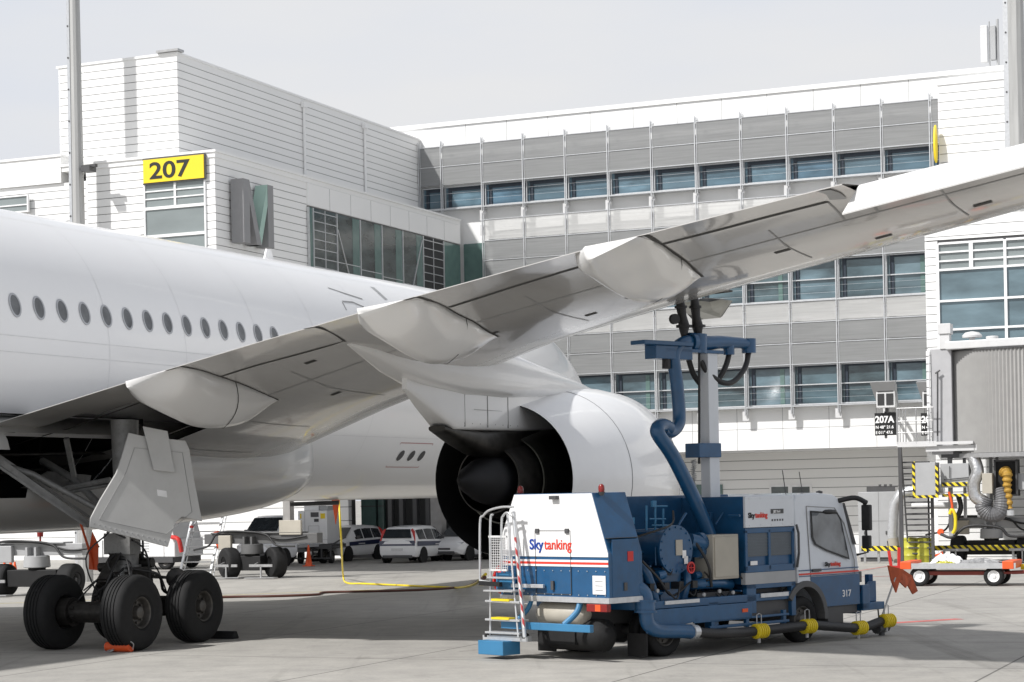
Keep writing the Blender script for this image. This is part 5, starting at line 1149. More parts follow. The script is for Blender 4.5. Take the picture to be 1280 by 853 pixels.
def van(px, py, h, x0, y0, label, col, L=4.6, Hh=2.1, W_=.95, name='van', bed=0):
    f = gframe(px, py, h); o = f.w(-x0, -y0); c = thing(name, None, o.x, o.y, 0, label, 'van', None, rz=-f.h)
    yb = -L/2 if not bed else .55
    st = [(yb, .38, 1.1, Hh-.05, W_, W_*.86), (yb+.15, .34, 1.1, Hh, W_, W_*.88), (.9, .34, 1.1, Hh, W_, W_*.86), (1.1, .34, 1.1, Hh-.06, W_, W_*.85), (1.65, .34, 1.08, 1.40, W_, W_*.8), (1.8, .34, 1.02, 1.18, W_, W_*.82), (2.2, .38, .85, 1.0, W_*.96, W_*.8), (2.32, .42, .68, .8, W_*.85, W_*.68)]
    MB().loft(veh_body(st, None)).build('body', col, c, smooth=42)
    m = MB(); side_glass(m, st, .72 if bed else .3, 1.35, .12, .85); m.each('side_window', M_GLASS, c, fix=False)
    m = MB(); m.add([(-W_*.80, 1.66, 1.40), (W_*.80, 1.66, 1.40), (W_*.74, 1.13, Hh-.12), (-W_*.74, 1.13, Hh-.12)], [(0, 1, 2, 3)])
    for v in m.v: v.z += .05; v.y += .06
    m.build('windscreen', M_GLASS, c, fix=False)
    for sx in (-1, 1):
        for y in (-1.5, 1.45):
            wheel(c, sx*(W_-.1), y, .33, .2, .2, out=sx, groove=False)
        m = MB(); m.lathe([(0, .42), (.03, .42)], (sx*(W_-.02), 1.45, .33), (sx, 0, 0), 20, cap=True); m.each('wheel_arch', M_TYRE, c)
        m = MB(); m.box(sx*(W_*.55), sx*(W_*.88), 2.2, 2.3, .72, .88); m.each('headlight', M_LGREY, c, bevel=.02)
        m = MB(); m.box(sx*W_, sx*(W_+.2), 1.25, 1.33, 1.2, 1.5); m.build('door_mirror', M_DGREY, c, bevel=.02)
    m = MB(); m.box(-W_*.7, W_*.7, 2.25, 2.36, .42, .6); m.build('bumper_trim', M_DGREY, c, bevel=.02)
    if bed:
        m = MB(); m.box(-1, 1, -2.9, .5, .72, .85); m.box(-.4, .4, -2.9, .5, .5, .72); m.build('load_bed', M_GREY, c)
    return c
v = van(354, 708, 208, -.85, 1.45, 'white flatbed van with a large windscreen behind the bridge drive wheels', mat('van white paint', (.74, .75, .77), .35, coat=.5), bed=1, Hh=2.05, name='flatbed_van')
van(548, 692, 203, -.3, 2.0, 'black van standing in the dark gateway behind the patrol cars', mat('black van paint', (.015, .015, .017), .25, coat=.6), Hh=2.4)
# ground power unit on its cart
f = gframe(391, 705, 14); c = thing('ground_power_unit', None, f.o[0], f.o[1], 0, 'white ground power unit with yellow stickers on a dark cart next to the orange cone', 'generator', None, rz=-f.h)
MB().box(-.62, .66, -.0, 1.6, .82, 2.22).build('housing', M_TWHITE, c, bevel=.03)
MB().box(-.45, .2, .3, 1.3, 2.22, 2.42).build('exhaust_cowl', M_WHITE, c, bevel=.02)
m = MB(); m.box(.22, .6, .3, 1.3, 2.22, 2.4); m.build('air_box', M_GREY, c, bevel=.02)
m = MB(); m.box(-.05, .30, -.012, 0.01, 1.95, 2.15); m.box(.1, .3, -.012, .01, 1.75, 1.88); m.each('vent_grille', M_DGREY, c)
m = MB(); m.box(.38, .58, -.012, .01, 1.88, 2.1); m.each('warning_sticker', M_YEL, c); m = MB(); m.box(-.52, -.46, -.012, .01, 1.9, 2.1); m.each('warning_sticker', M_YEL, c)
m = MB()
for a, b, d, e in ((-.15, .3, 1.2, 1.21), (-.15, .3, 1.58, 1.59), (-.16, -.15, 1.2, 1.59), (.3, .31, 1.2, 1.59), (-.32, -.31, .9, 2.18), (-.62, .66, 1.0, 1.008)): m.box(a, b, -.008, .004, d, e)
m.build('hatch_seam', M_LINEL, c)
m = MB(); m.box(-.8, .9, -.1, 1.7, .62, .80)
for x in (-.75, -.4, 0, .4, .8): m.box(x, x+.06, -.12, -.02, .2, .72)
m.box(-.8, .9, -.12, -.06, .2, .26); m.bar((.8, -.05, .75), (1.5, -.1, 1.1), .06); m.bar((.8, 0, .7), (1.5, 0, .7), .06); m.build('cart_frame', M_DGREY, c)
for x in (-.6, .75): wheel(c, x, .2, .27, .16, .14, groove=False)
for k, (px, py) in enumerate(((386, 708),)): cone(gframe(px, py, 20), 0, 0, 'orange traffic cone on the apron in front of the ground power unit', .86)
cone(gframe(6, 727, 20), 0, 0, 'leftmost orange cone, cut by the left edge of the photo', .75); cone(gframe(14, 725, 20), 0, 0, 'orange cone standing second from the left edge, behind the bridge beam', .75); cone(gframe(19, 728, 20), 0, 0, 'orange cone third from the left edge, behind the bridge beam', .72)
cone(gframe(103, 716, 20), 0, 0, 'orange cone half hidden behind the bridge drive wheel and the red ribbon', .6)
# wheeled drives of the passenger bridges
def bridge_drive(f, label, rzw=0, col=1, beam=(-1.9, 2.6), colx=1.5, box=True):
    c = thing('bridge_drive', None, f.o[0], f.o[1], 0, label, 'bridge drive', 'wheeled drives of the passenger bridges', rz=-f.h)
    bw = .8 if rzw else 1.15
    for x in (-bw, bw): w = wheel(c, x, x*.25 if rzw else 0, .54 if rzw else .48, .5, .2, out=1, rm=M_DGREY, groove=False); w.rotation_euler = (0, 0, rzw)
    m = MB(); m.box(-.85*cos(rzw), .85*cos(rzw), -.3, .3, .28, .78); m.cyl((0, 0, .7), (0, 0, .9), .26, 16); m.build('axle_yoke', M_BLACK, c, bevel=.02)
    mat('bridge beam shaded grey', (.11, .11, .11), .5, var=.1); m = MB(); m.lathe([(0, .36), (.02, .40), (.34, .38), (.36, .3)], (0, 0, .84), n=24, cap=True)  # darker copy of the grey, with the fuselage shadow put into its colour
    for x in (-.2, .1): m.box(x, x+.07, -.3, .2, 1.18, 1.45)
    m.build('turret', M_GREY if not rzw else MATS['bridge beam shaded grey'], c, smooth=40)
    m = MB(); m.box(beam[0], beam[1], -.05, .35, 1.2, 1.55); m.box(beam[0]+.3, beam[1]-.6, -.12, .42, 1.55, 1.6); m.build('beam', mat('bridge beam shaded grey', (.11, .11, .11), .5, var=.1) if rzw else M_GREY, c, bevel=.015)
    m = MB(); m.box(-1.25, -.75, -.2, -.05, 1.0, 1.5); m.build('motor_box', M_BEIGE if box else M_GREY, c, bevel=.02)
    m = MB(); m.tube(bez([(-2.3, -.1, 1.0), (-1.6, -.25, 1.15), (-1.2, -.2, 1.6), (0, -.25, 1.62), (.7, -.2, 1.5), (1.1, -.25, 1.15), (1.8, -.2, 1.1)], 6), .035, 8); m.tube(bez([(-1.2, -.1, 1.62), (.2, -.15, 1.58), (1.2, -.1, 1.35), (2.2, -.1, 1.45)], 6), .03, 8); m.build('cable', M_RUBH, c, smooth=60)
    m = MB()
    for x in (-1.15, 1.15): X = x*(.6 if rzw else 1); m.bar((X-.45, -.62, .46), (X+.45, -.62, .46), .05, .09); m.bar((X-.55, -.66, .04), (X+.6, -.66, .05), .3, .03); m.bar((X, -.62, .45), (X, -.62, .06), .05); m.bar((X-.3, -.62, .46), (X-.3, 0, .6), .05)
    m.each('wheel_guard', M_STEEL, c)
    if col:
        m = MB(); m.box(colx, colx+.27, .0, .3, 1.5, col); m.build('bridge_column', M_COLUMN, c); m = MB(); m.box(colx-.1, colx+.75, -.12, -.0, 1.5, 2.0); m.build('junction_box', M_BEIGE, c, bevel=.01)
    return c
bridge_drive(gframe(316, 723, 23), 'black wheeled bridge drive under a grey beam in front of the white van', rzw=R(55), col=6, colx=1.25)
c = bridge_drive(gframe(47, 745, 20), 'wheeled bridge drive with a silver turret behind the left tyres of the airliner', col=0, beam=(-2.0, 1.6), box=False)
m = MB(); m.cyl((.0, .2, 1.6), (0, .2, 1.75), .03); m.lathe([(0, .09), (.2, .1), (.24, .05)], (0, .2, 1.75), n=12, cap=True); m.build('red_beacon', M_REDL, c, smooth=40)
# ribbon, safety pins on the airliner gear
q = AF.on(101, 655, x=3.4); q2 = AF.on(117, 712, x=3.6)
m = MB(); m.tube([q, (q+q2)/2+Vector((.02, 0, 0)), q2], .025, 6); m.prism([q2+Vector((-.12, 0, .0)), q2+Vector((.1, 0, -.02)), q2+Vector((.12, 0, .5)), q2+Vector((-.02, 0, .75)), q2+Vector((-.1, 0, .4))], (0, .02, 0)); m.each('safety_ribbon', M_ORANGE, A0)
q = AF.on(418, 623, x=-.6)
m = MB(); m.prism([q+Vector((-.12, 0, .15)), q+Vector((.18, 0, .05)), q+Vector((.1, 0, -.35)), q+Vector((.02, 0, -.75)), q+Vector((-.05, 0, -.3))], (0, .03, 0)); m.each('safety_ribbon', M_ORANGE, A0)
q = AF.on(395, 630, x=-.2); m = MB(); m.tube([q+Vector((-.6, -.4, 0)), q+Vector((.5, .4, .02))], .06, 8); m.build('drain_mast', M_DGREY, A0)
# service truck beyond the landing gear
f = gframe(200, 711, 112); c = thing('service_truck', None, f.o[0], f.o[1], 0, 'white low service truck with a slanted cab seen between the gear tyres', 'truck', None, rz=-f.h)
m = MB(); m.box(-1.1, 1.1, -3.0, .9, .5, 1.25); m.box(-1.0, 1.0, -3.0, -.6, 1.25, 1.45); m.build('body', M_TWHITE, c, bevel=.04)
m = MB(); m.prism([(-1.05, .2, 1.25), (-1.05, 1.35, 1.25), (-1.05, 1.1, 2.1), (-1.05, .75, 2.3), (-1.05, .3, 2.3)], (2.1, 0, 0)); m.box(-1.1, 1.1, .9, 1.4, .5, 1.25); m.build('cab', M_TWHITE, c, bevel=.04)
m = MB(); m.prism([(1.055, .35, 1.4), (1.055, 1.2, 1.4), (1.055, 1.05, 2.0), (1.055, .45, 2.1)], (.01, 0, 0)); m.build('cab_window', M_GLASS, c)
m = MB()
for k in range(4): m.box(1.105, 1.11, -.9, .2, .72+k*.11, .75+k*.11)
m.build('side_lettering', M_GREY, c)
m = MB(); m.box(-1.05, 1.12, -2.9, 1.3, .28, .5); m.box(1.1, 1.115, -2.0, -1.98, .5, 1.2); m.build('skirt', M_DGREY, c)
for x in (-.95, .95):
    for y in (-2.2, .9): wheel(c, x, y, .36, .25, .2, out=1 if x > 0 else -1, groove=False)
m = MB(); m.tube(bez([(1.15, 1.3, 1.3), (1.3, 1.7, 1.2), (1.25, 1.8, .7)], 5), .09, 8); m.build('red_hose', M_RED, c)
# maintenance steps
f = gframe(236, 722, 5); c = thing('maintenance_steps', None, f.o[0], f.o[1], 0, 'aluminium maintenance steps with red caps standing behind the rearmost tyre', 'steps', None, rz=-f.h)
m = MB()
for y0, x0, x1 in ((0, -.35, .05), (.7, .75, 1.15)):
    m.bar((x0, 0, 0), (x0+.42, .9, 2.6), .09, .05); m.bar((x0+.12, .05, 0), (x0+.55, .95, 2.6), .03, .03)
m.each('stringer', M_ALU, c)
for k in range(9):
    z = .25+k*.27; u = z/2.6; MB().box(-.33+.42*u, .78+.42*u, .9*u-.08, .9*u+.14, z, z+.04).build('step', M_STEEL, c)
m = MB(); m.box(1.02, 1.35, .85, 1.0, 2.5, 2.66); m.box(-.02, .1, .3, .45, 1.75, 1.85); m.each('red_cap', M_RED, c, bevel=.02)
m = MB(); m.tube([(.9, .4, 1.6), (1.0, .4, 1.25), (1.0, .4, 1.0)], [.14, .12, .05], 8); m.build('hanging_bag', M_ORANGE, c, smooth=50)
# yellow cable from the fuselage to the truck and dark hose on the ground
a = AF.on(423, 624, x=-2.2); A_ = AF.w(a.x, a.y, a.z+.3); P = [A_, Vector((A_.x+.06, A_.y, 1.5))]
P += [gp(429, 724)+Vector((0, 0, .12)), gp(434, 730)+Vector((0, 0, .03)), gp(455, 731)+Vector((0, 0, .03)), gp(500, 733)+Vector((0, 0, .03)), gp(545, 735)+Vector((0, 0, .03)), gp(572, 737)+Vector((0, 0, .05))]
d = ray(592, 731); P.append(Vector((d[0]*46, 46, CH+d[2]*46))); d = ray(607, 718); P.append(Vector((d[0]*36.4, 36.4, CH+d[2]*36.4)))
o = MB().tube(bez(P, 8), .03, 8).build('bonding_cable', M_YELL, None, smooth=60); tag(o, 'yellow cable hanging from the fuselage and running along the ground to the truck', 'cable')
P = [gp(*p)+Vector((0, 0, .035)) for p in ((180, 752), (285, 748), (340, 747), (395, 745), (410, 742), (500, 740), (560, 737), (585, 734))]; d = ray(606, 722); P.append(Vector((d[0]*36.4, 36.4, CH+d[2]*36.4)))
o = MB().tube(bez(P, 8), .035, 8).build('ground_hose', mat('dark red hose', (.09, .03, .02), .6), None, smooth=60); tag(o, 'dark red hose lying along the shaded apron to the truck ladder', 'hose')
m = MB(); m.lathe([(-.1, .22), (.1, .22)], (-1.30, -1.25, 1.3), (1, 0, 0), 18, cap=True); m.lathe([(-.14, .27), (-.1, .27)], (-1.30, -1.25, 1.3), (1, 0, 0), 18, cap=True); m.lathe([(.1, .27), (.14, .27)], (-1.30, -1.25, 1.3), (1, 0, 0), 18, cap=True); m.build('cable_reel', M_RED, K)
# ================================================================== GATE EQUIPMENT ON THE RIGHT
b = lambda px, py, y: BF.on(px, py, y=y)
YJ = -9.0
M_CABW = mat('bridge cabin grey', (.44, .44, .45), .45, var=.04, dirt_sheen=.1)
J = thing('passenger_bridge', BF, b(1235, 600, YJ).x, YJ, 0, 'grey passenger boarding bridge with a ribbed round canopy and outside stairs', 'boarding bridge')
JX = b(1235, 600, YJ).x
def j(px, py, y=0): v = BF.on(px, py, y=YJ+y); return Vector((v.x-JX, y, v.z))
ztp, zbt = j(1240, 438).z, j(1240, 566).z; xl_ = j(1190, 500).x; Rb = 2.3; xc_ = xl_+Rb
m = MB(); n = 110; ra = []
for i in range(n+1):
    a = pi+pi*i/n; r = Rb+(.06 if i % 2 else -.03); ra.append((xc_+r*cos(a), .5+r*sin(a)*.55))
m.loft([[Vector((x, y, z)) for x, y in ra] for z in (zbt, ztp)], close=False); m.build('ribbed_canopy', mat('ribbed canopy fabric', (.34, .335, .325), .6, var=.04), J, fix=False)
m = MB(); ra = [(xc_+(Rb+.12)*cos(pi+pi*i/32), .5+(Rb+.12)*sin(pi+pi*i/32)*.55) for i in range(33)]; m.prism([(x, y, zbt-.16) for x, y in ra], (0, 0, .15)); m.build('canopy_floor_ring', M_STEEL, J)
m = MB(); m.prism([(x, y, ztp+.0) for x, y in ra], (0, 0, .05)); m.build('canopy_top_edge', M_DGREY, J)
m = MB(); m.prism([(xl_-.1, -.5, ztp+.06), (xl_+3.0, -.9, ztp+.06), (8, -.9, ztp+.06), (8, 3, ztp+.06), (xl_-.1, 3, ztp+.06)], (0, 0, .28)); m.build('roof', M_LGREY, J, bevel=.03)
pL = j(1164, 430); m = MB(); m.box(pL.x, xl_+.05, -.25, 3, zbt-.02, ztp+.12); m.build('cabin_wall', M_CABW, J, bevel=.02)
m = MB(); m.box(pL.x-.12, pL.x-.02, -.35, -.25, zbt, ztp+.05)
m.build('edge_post', M_WHITE, J)
m = MB()
for k in range(14): z = zbt+.15+k*.27; m.box(pL.x-.125, pL.x-.04, -.36, -.352, z, z+.02)
m.build('post_mark', M_DGREY, J)
m = MB(); p = j(1182, 430, -.1); m.box(p.x-.17, p.x+.17, -.3, .1, ztp+.1, ztp+.62); m.box(p.x-.22, p.x+.22, -.35, .15, ztp+.62, ztp+.98); m.build('roof_box', M_LGREY, J, bevel=.015)
m = MB(); p = j(1215, 415); m.lathe([(0, .1), (.12, .1), (.13, .33), (.2, .34), (.3, .24), (.34, .05)], (p.x, 0, ztp+.34), n=20, cap=True); m.lathe([(0, .2), (.18, .22), (.2, .2), (.22, .02)], (p.x+.55, .8, ztp+.34), n=16, cap=True); m.each('roof_vent', M_LGREY, J, smooth=40)
m = MB(); m.tube([j(1172, 466, -.4), j(1172, 545, -.4)], .03, 8); m.tube([j(1169, 467, -.4), j(1175, 463, -.4)], .03, 8); m.build('wall_lamp_rod', M_DGREY, J)
# platform, rails, stairs
p0, p1 = j(1126, 556), j(1175, 556); zp = p0.z
m = MB(); m.box(p0.x, p1.x, -.6, .9, zp-.1, zp+.08); m.box(p1.x-.4, 3.4, -.5, 2.5, zp-.28, zp-.08); m.box(p1.x, xl_+.8, -.62, -.5, zp-.05, zp+.05); m.build('platform', M_LGREY, J)
m = MB()
for px in (1127, 1137, 1150, 1166, 1171): q = j(px, 556); m.cyl((q.x, -.58, zp), (q.x, -.58, zp+1.25), .022, 8)
for z in (.4, .8, 1.25): m.cyl((p0.x, -.58, zp+z), (p1.x-.1, -.58, zp+z), .018, 8)
for k in range(3): m.cyl((p0.x, -.58+k*.5, zp), (p0.x, -.58+k*.5, zp+1.25), .018, 8)
m.build('guard_rail', M_STEEL, J)
a = j(1129, 560); b_ = j(1165, 560)
m = MB(); m.box(a.x-.06, a.x+.06, -.6, -.5, 0, zp-.1); m.box(b_.x-.05, b_.x+.05, -.2, -.1, 0, zp-1.0); m.box(b_.x-.25, b_.x-.2, .3, .4, 0, zp-1.0); m.bar((a.x+.02, -.45, zp-.2), (a.x+.02, .5, .1), .04, .1); m.build('stair_stringer', M_DGREY, J)
for k in range(18):
    z = .15+k*.2
    if z > zp-.2: break
    y = .5-.9*z/zp; MB().box(a.x+.06, b_.x-.06, y-.13, y+.13, z, z+.05).build('stair_tread', M_DGREY, J)
# boxes with hazard borders
m = MB(); q0, q1 = j(1149, 579), j(1175, 619); m.box(q0.x, q1.x, -.75, 0, q1.z, q0.z); m.build('switch_cabinet', M_GREY, J, bevel=.01)
r0, r1 = j(1178, 580), j(1214, 620); m = MB(); m.box(r0.x, r1.x, -.4, .4, r1.z+.3, r0.z); m.build('drive_cabinet', M_GREY, J, bevel=.01)
m = MB(); w = .09
m.box(q0.x-w, q0.x, -.77, -.7, q1.z, q0.z+.05); m.box(q1.x, q1.x+w, -.77, -.7, q1.z, q0.z-.1); m.box(q0.x-w, q1.x+w, -.775, -.7, q1.z-w, q1.z); m.box(r0.x+.05, r1.x, -.43, -.36, r1.z+.35, r1.z+.48); m.box(r0.x+.05, r1.x, -.43, -.36, r1.z-.02, r1.z+.08); m.build('hazard_border', M_HAZ, J)
m = MB(); m.tube([j(1180, 600, -.45), j(1212, 597, -.45)], .02, 6); m.tube([j(1187, 583, -.45), j(1187, 598, -.45)], .015, 6); m.box(r0.x, 3.2, -.2, .6, zp-.5, zp-.3); m.each('conduit', M_DGREY, J)
# ducts
m = MB(); m.tube(bez([j(1217, 572, -.3), j(1222, 590, -.4), j(1217, 605, -.4), j(1219, 620, -.4), j(1230, 628, -.4)], 6), .22, 16); m.build('foil_duct', M_DUCT, J, smooth=60)
pts_ = bez([j(1232, 622, -.35), j(1229, 634, -.35), j(1238, 643, -.35), j(1250, 640, -.35), j(1253, 626, -.3), j(1250, 612, -.2)], 10); rr_ = [.26+.02*(i % 2) for i in range(len(pts_))]
m = MB(); m.tube(pts_, rr_, 16); m.build('flexible_duct', mat('grey flexible duct', (.13, .13, .135), .5), J)
m = MB(); q = j(1228, 592, -.5); q2 = j(1241, 617, -.5); m.box(q.x, q2.x, -.6, -.2, q2.z, q.z); m.build('beige_box', M_BEIGE, J, bevel=.01)
q = j(1242, 575, -.3); q2 = j(1272, 620, -.3); m = MB(); m.box(q.x, q2.x, -.2, .3, q2.z, q.z); m.build('hose_bay', M_BLACK, J); m = MB(); 
for a0, a1, c0, c1 in ((q.x, q.x+.06, q2.z, q.z), (q2.x-.06, q2.x, q2.z, q.z), (q.x, q2.x, q.z-.06, q.z), (q.x, q2.x, q2.z, q2.z+.06)): m.box(a0, a1, -.3, -.2, c0, c1)
m.build('bay_frame', M_DGREY, J)
pts_ = bez([j(1256, 590, -.3), j(1259, 594, -.45), j(1259, 606, -.45), j(1261, 620, -.45), j(1263, 636, -.45)], 8); m = MB(); m.tube(pts_, [.20+(.02 if i % 4 < 2 else -.02)-.004*i for i in range(len(pts_))], 14); m.build('ochre_hose', M_YDUCT, J)
m = MB(); q = j(1263, 638, -.45); m.cyl(q, q-Vector((0, 0, .18)), .13, 12); m.build('hose_end', M_ALU, J)
m = MB()
for px in (1205, 1222, 1238, 1246): q = j(px, 570, .3); m.box(q.x-.05, q.x+.05, .3, .4, 1.6, zbt-.1)
m.box(j(1272, 600).x, 6, -.1, .8, j(1272, 612).z, j(1272, 592).z); m.box(j(1186, 600).x-.07, j(1186, 600).x+.07, .2, .34, .9, zp-.3); m.build('under_frame', M_GREY, J)
m = MB(); q = j(1186, 615, -.5); m.tube(bez([q, j(1190, 630, -.5), j(1190, 641, -.5)], 6), [.03]*13 if 0 else .045, 8); m.build('orange_strap', M_ORANGE, J)
m = MB(); m.tube(bez([j(1187, 643, -.5), j(1190, 637, -.5), j(1194, 645, -.5), j(1194, 660, -.5), j(1191, 667, -.5)], 6), .06, 8); m.build('yellow_hose', M_YELL, J, smooth=60)
m = MB(); m.tube(bez([j(1198, 620, .2), j(1201, 635, .2), j(1195, 650, .2)], 6), .09, 8); m.tube(bez([j(1176, 668, -.3), j(1190, 672, -.4), j(1205, 660, -.4), j(1222, 657, -.4), j(1250, 660, -.4), j(1262, 670, -.4), j(1290, 670, -.4)], 6), .05, 8); m.each('black_cable', M_RUBH, J, smooth=60)
m = MB(); q = j(1176, 665, -.2); m.cyl(q-Vector((0, .08, 0)), q+Vector((0, .08, 0)), .11, 12); m.build('red_lamp', M_ORANGE, J)
fb = gframe(1240, 703, 23); bridge_drive(fb, 'wheeled bridge drive with a grey turret under the ribbed canopy, behind the trailer', col=0, beam=(-1.5, 3.2))
# pipes, cabinet, rail, barrels
E_ = thing('electrical_cabinet', BF, b(1096, 700, -6.2).x, -6.2, 0, 'tall grey electrical cabinet standing behind the front of the fuel truck', 'cabinet')
x0, x1 = b(1073, 660, -6.2).x, b(1121, 660, -6.2).x; cx = b(1096, 700, -6.2).x; zt_ = b(1096, 615, -6.2).z
m = MB(); m.box(x0-cx, x1-cx, 0, 1.2, .15, zt_); m.build('cabinet_body', M_GREY, E_, bevel=.015)
m = MB(); m.box(x0-cx, x1-cx, -.006, .004, zt_*.58, zt_*.583); m.box(.1, .106, -.006, .004, .2, zt_); m.build('door_seam', M_DGREY, E_)
m = MB(); m.box(-.45, -.4, -.03, 0, 1.0, 1.12); m.box(.35, .4, -.03, 0, 1.0, 1.12); m.each('cabinet_lock', M_DGREY, E_)
m = MB(); m.box(-.35, .7, .1, .16, zt_, zt_+.16); m.box(-.35, .8, .1, .18, zt_+.16, zt_+.2)
for x in (.1, .3, .5): m.box(x, x+.08, .08, .2, zt_+.2, zt_+.27)
m.build('cable_tray', M_DGREY, E_)
m = MB(); m.box(x0-cx+.05, x1-cx-.05, .05, 1.1, .0, .15); m.build('plinth', M_DGREY, E_)
Pp = thing('air_pipe', BF, b(1116, 700, -7.2).x, -7.2, 0, 'thick silver air pipe bending down beside the stairs of the boarding bridge', 'pipe')
pc = b(1116, 700, -7.2).x; q = lambda px, py: Vector((b(px, py, -7.2).x-pc, 0, b(px, py, -7.2).z))
MB().tube([q(1116, 672), q(1117, 645), q(1119, 630), q(1126, 618), q(1138, 614), q(1180, 612)], .2, 16).build('pipe_run', M_ALU, Pp, smooth=50)
MB().tube([q(1124, 706), q(1119, 690), q(1116, 673)], [.14, .2, .205], 16).build('pipe_foot', M_BEIGE, Pp, smooth=50)
MB().tube([q(1140, 633), q(1175, 632), q(1196, 632)], .12, 12).build('branch_pipe', M_LGREY, Pp, smooth=50)
Br = thing('hazard_barrier', BF, b(1180, 700, -7.8).x, -7.8, 0, 'low yellow and black striped barrier rail running along the gate building', 'barrier')
bc = b(1180, 700, -7.8).x; xa = b(1077, 683, -7.8).x-bc; m = MB(); m.box(xa, 9, -.04, .04, .44, .62); m.build('striped_rail', M_HAZ, Br)
for x in (xa+.1, xa+.6, 0, 2.4, 4.8): MB().box(x-.04, x+.04, .04, .1, 0, .5).build('post', M_STEEL, Br)
def barrel(px, py, label):
    f = gframe(px, py, 0); c = thing('yellow_barrel', None, f.o[0], f.o[1], 0, label, 'barrel', 'yellow barrels by the stairs')
    MB().lathe([(0, .27), (.02, .29), (.28, .29), (.3, .305), (.32, .29), (.56, .29), (.58, .305), (.6, .29), (.84, .29), (.86, .27)], n=24, cap=True).build('drum', M_BARREL, c, smooth=40)
    MB().lathe([(.86, .31), (.9, .31), (.93, .2), (.94, 0)], n=24).build('lid', M_BARREL, c, smooth=40)
barrel(1139, 705, 'yellow barrel on the left, behind the bridge stairs'); barrel(1156, 705, 'yellow barrel on the right, behind the bridge stairs')
cn = gframe(1170, 703, 10); c = thing('traffic_cone', None, cn.o[0], cn.o[1], .18, 'orange cone lying tipped over beside the bridge stairs', 'traffic cone', 'orange traffic cones')
m = MB(); m.lathe([(-.25, .04), (.2, .17), (.22, .17), (.22, .24), (.25, .24)], (0, 0, 0), (.9, .2, -.1), 18, cap=True); m.build('cone_body', M_ORANGE, c, smooth=40)
cn = gframe(1119, 712, 10); c = thing('tow_fork', None, cn.o[0], cn.o[1], 0, 'red two pronged tow head standing upright behind the orange flag', 'tow head')
m = MB(); m.bar((-.12, 0, 0), (-.2, 0, .62), .1, .06); m.bar((.12, 0, 0), (.14, 0, .72), .1, .06); m.box(-.2, .2, -.05, .05, 0, .12); m.build('fork_prong', M_RED, c, bevel=.01); MB().bar((-.2, 0, .6), (-.24, 0, .95), .03).build('fork_pin', M_DGREY, c)
# baggage dolly with sheets
D = Frame(*(lambda v: (v.x, v.y))(gp(1196, 733)), 113); c = thing('flat_trailer', None, D.o[0], D.o[1], 0, 'low flat trailer with red corners and white wheels carrying crumpled sheets', 'trailer', None, rz=-D.h)
for y in (-1.0, 1.0):
    for x, o_ in ((0, 1), (-1.1, -1)): wheel(c, x, y-.0, .27, .17, .16, out=o_, rm=M_WHITE, groove=False)
m = MB(); m.box(-1.25, .12, -1.5, 1.5, .52, .60); m.build('load_deck', M_LGREY, c)
m = MB(); m.box(.12, .15, -1.45, 1.6, .48, .63); m.build('side_rail', M_ALU, c)
m = MB()
for y in (-1.5, 1.25): m.box(-1.3, .17, y, y+.3, .47, .68)
m.each('red_corner', M_ORANGE, c, bevel=.015)
m = MB(); m.box(-1.0, 0, -1.1, 1.1, .30, .40); m.bar((-.5, 1.4, .35), (-.5, 2.4, .38), .1); m.bar((-.9, 1.2, .35), (-.5, 1.9, .35), .06); m.bar((-.1, 1.2, .35), (-.5, 1.9, .35), .06); m.build('under_frame', mat('rust red paint', (.2, .03, .02), .6), c)
m = MB(); m.box(-1.2, -1.05, 1.55, 1.9, .4, .55); m.box(-.6, -.4, 2.3, 2.6, .33, .43); m.build('tow_bar', M_YELL, c)
def crumple(nm, cx, cy, sx, sy, h, mtl, label, seed):
    rnd = random.Random(seed); m = MB(); n = 12; g = [[Vector((cx+sx*(i/n-.5)+rnd.uniform(-.02, .02), cy+sy*(k/n-.5)+rnd.uniform(-.03, .03), .61+h*max(0, (1-((2*i/n-1)**2+(2*k/n-1)**2)*.6))*rnd.uniform(.3, 1))) for k in range(n+1)] for i in range(n+1)]
    vs = [p for r in g for p in r]; m.add(vs, [(i*(n+1)+k, i*(n+1)+k+1, (i+1)*(n+1)+k+1, (i+1)*(n+1)+k) for i in range(n) for k in range(n)])
    o = m.build(nm, mtl, None); o.location = (D.o[0], D.o[1], 0); o.rotation_euler = (0, 0, -D.h); so = o.modifiers.new('thick', 'SOLIDIFY'); so.thickness = .01; tag(o, label, 'sheet'); return o
crumple('plastic_sheet', -.5, -.35, .9, .8, .32, M_WHITE, 'crumpled white plastic sheet heaped in the middle of the flat trailer', 3)
crumple('foil_sheet', -.5, .55, .9, 1.1, .16, M_STEEL, 'crumpled silver grey foil spread on the right of the flat trailer', 4)
crumple('yellow_cloth', -.05, -.3, .25, .5, .1, M_BARREL, 'yellow cloth hanging at the front edge of the flat trailer', 5)
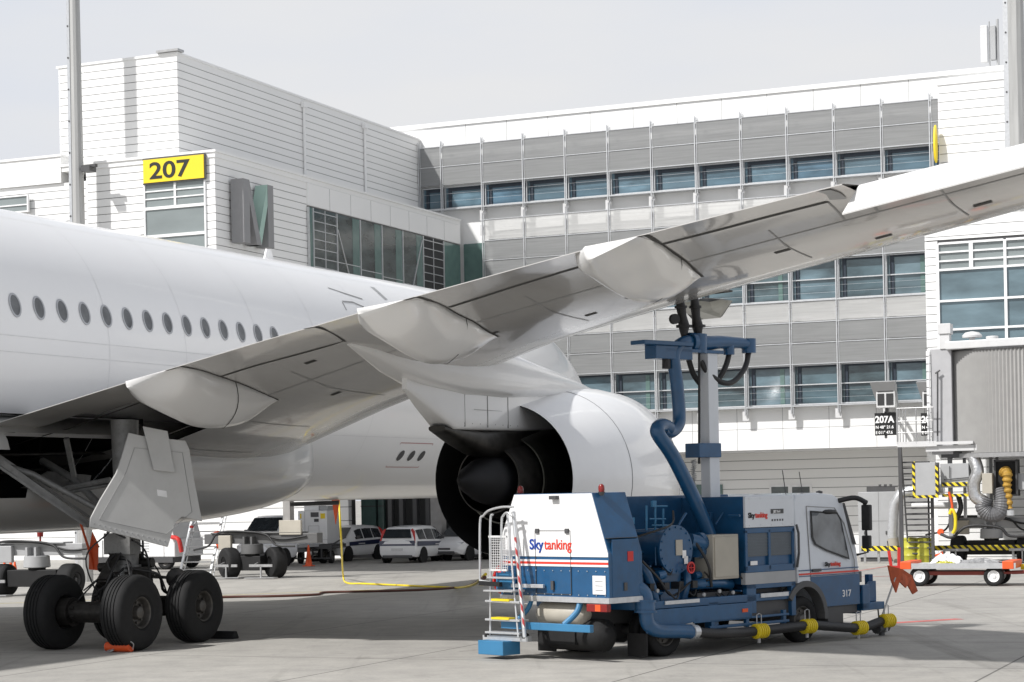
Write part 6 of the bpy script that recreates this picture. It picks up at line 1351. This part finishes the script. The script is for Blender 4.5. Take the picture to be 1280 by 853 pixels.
# gate plates 207A with stand position and the docking displays
def gate_plate(px, label1, label2):
    v = b(px, 531, -1.2); c = thing('stand_plate', BF, v.x, -1.2, v.z-.42, label1, 'sign', 'black stand plates')
    MB().box(-.42, .42, -.03, .03, 0, .88).build('plate', mat('plate black', (.012, .012, .012), .4), c)
    text('207A', .37, (-.40, -.034, .5), (1, 0, 0), (0, 0, 1), M_TEXTW, c, 'stand_number', bold=.012, sx=.92)
    text("N 48\u00b0 21.6", .16, (-.39, -.034, .27), (1, 0, 0), (0, 0, 1), M_TEXTW, c, 'position_lettering', bold=.004, sx=1.0)
    text("E 011\u00b0 47.6", .16, (-.39, -.034, .06), (1, 0, 0), (0, 0, 1), M_TEXTW, c, 'position_lettering', bold=.004, sx=.9)
    m = MB(); m.box(-.05, .05, .03, 1.6, .86, .94); m.box(-.05, .05, .0, .05, -.12, 0); m.box(.0, .12, -.05, .05, .9, 1.2); m.build('bracket', M_DGREY, c)
    v = b(px-1, 494, -1.4); c = thing('docking_display', BF, v.x, -1.4, v.z-.5, label2, 'display', 'hooded docking displays')
    m = MB(); m.prism([(-.5, -.4, 1.0), (.48, -.4, 1.0), (.42, .35, .0), (-.34, .35, .0)], (0, .25, .04)); m.build('hood', M_GREY, c)
    m = MB(); m.box(-.32, .42, -.12, .3, .0, .92); m.build('display_case', M_LGREY, c, bevel=.02)
    m = MB(); m.box(-.26, -.0, -.14, -.11, .1, .55); m.box(.08, .36, -.14, -.11, .1, .55); m.box(-.26, .36, -.14, -.11, .62, .86); m.each('display_panel', M_DARKIN, c)
    m = MB()
    for k in range(6): m.box(-.22+k*.1, -.17+k*.1, -.15, -.14, .68, .76)
    m.each('display_dot', M_RED, c); m = MB(); m.box(-.1, .0, .3, 1.9, .3, .4); m.build('bracket', M_DGREY, c)
gate_plate(1107, 'black stand plate reading 207A hanging under the left docking display', 'grey hooded docking display above the fully visible 207A plate')
gate_plate(1165, 'black stand plate mostly hidden behind the post of the boarding bridge', 'grey hooded docking display half hidden behind the boarding bridge')
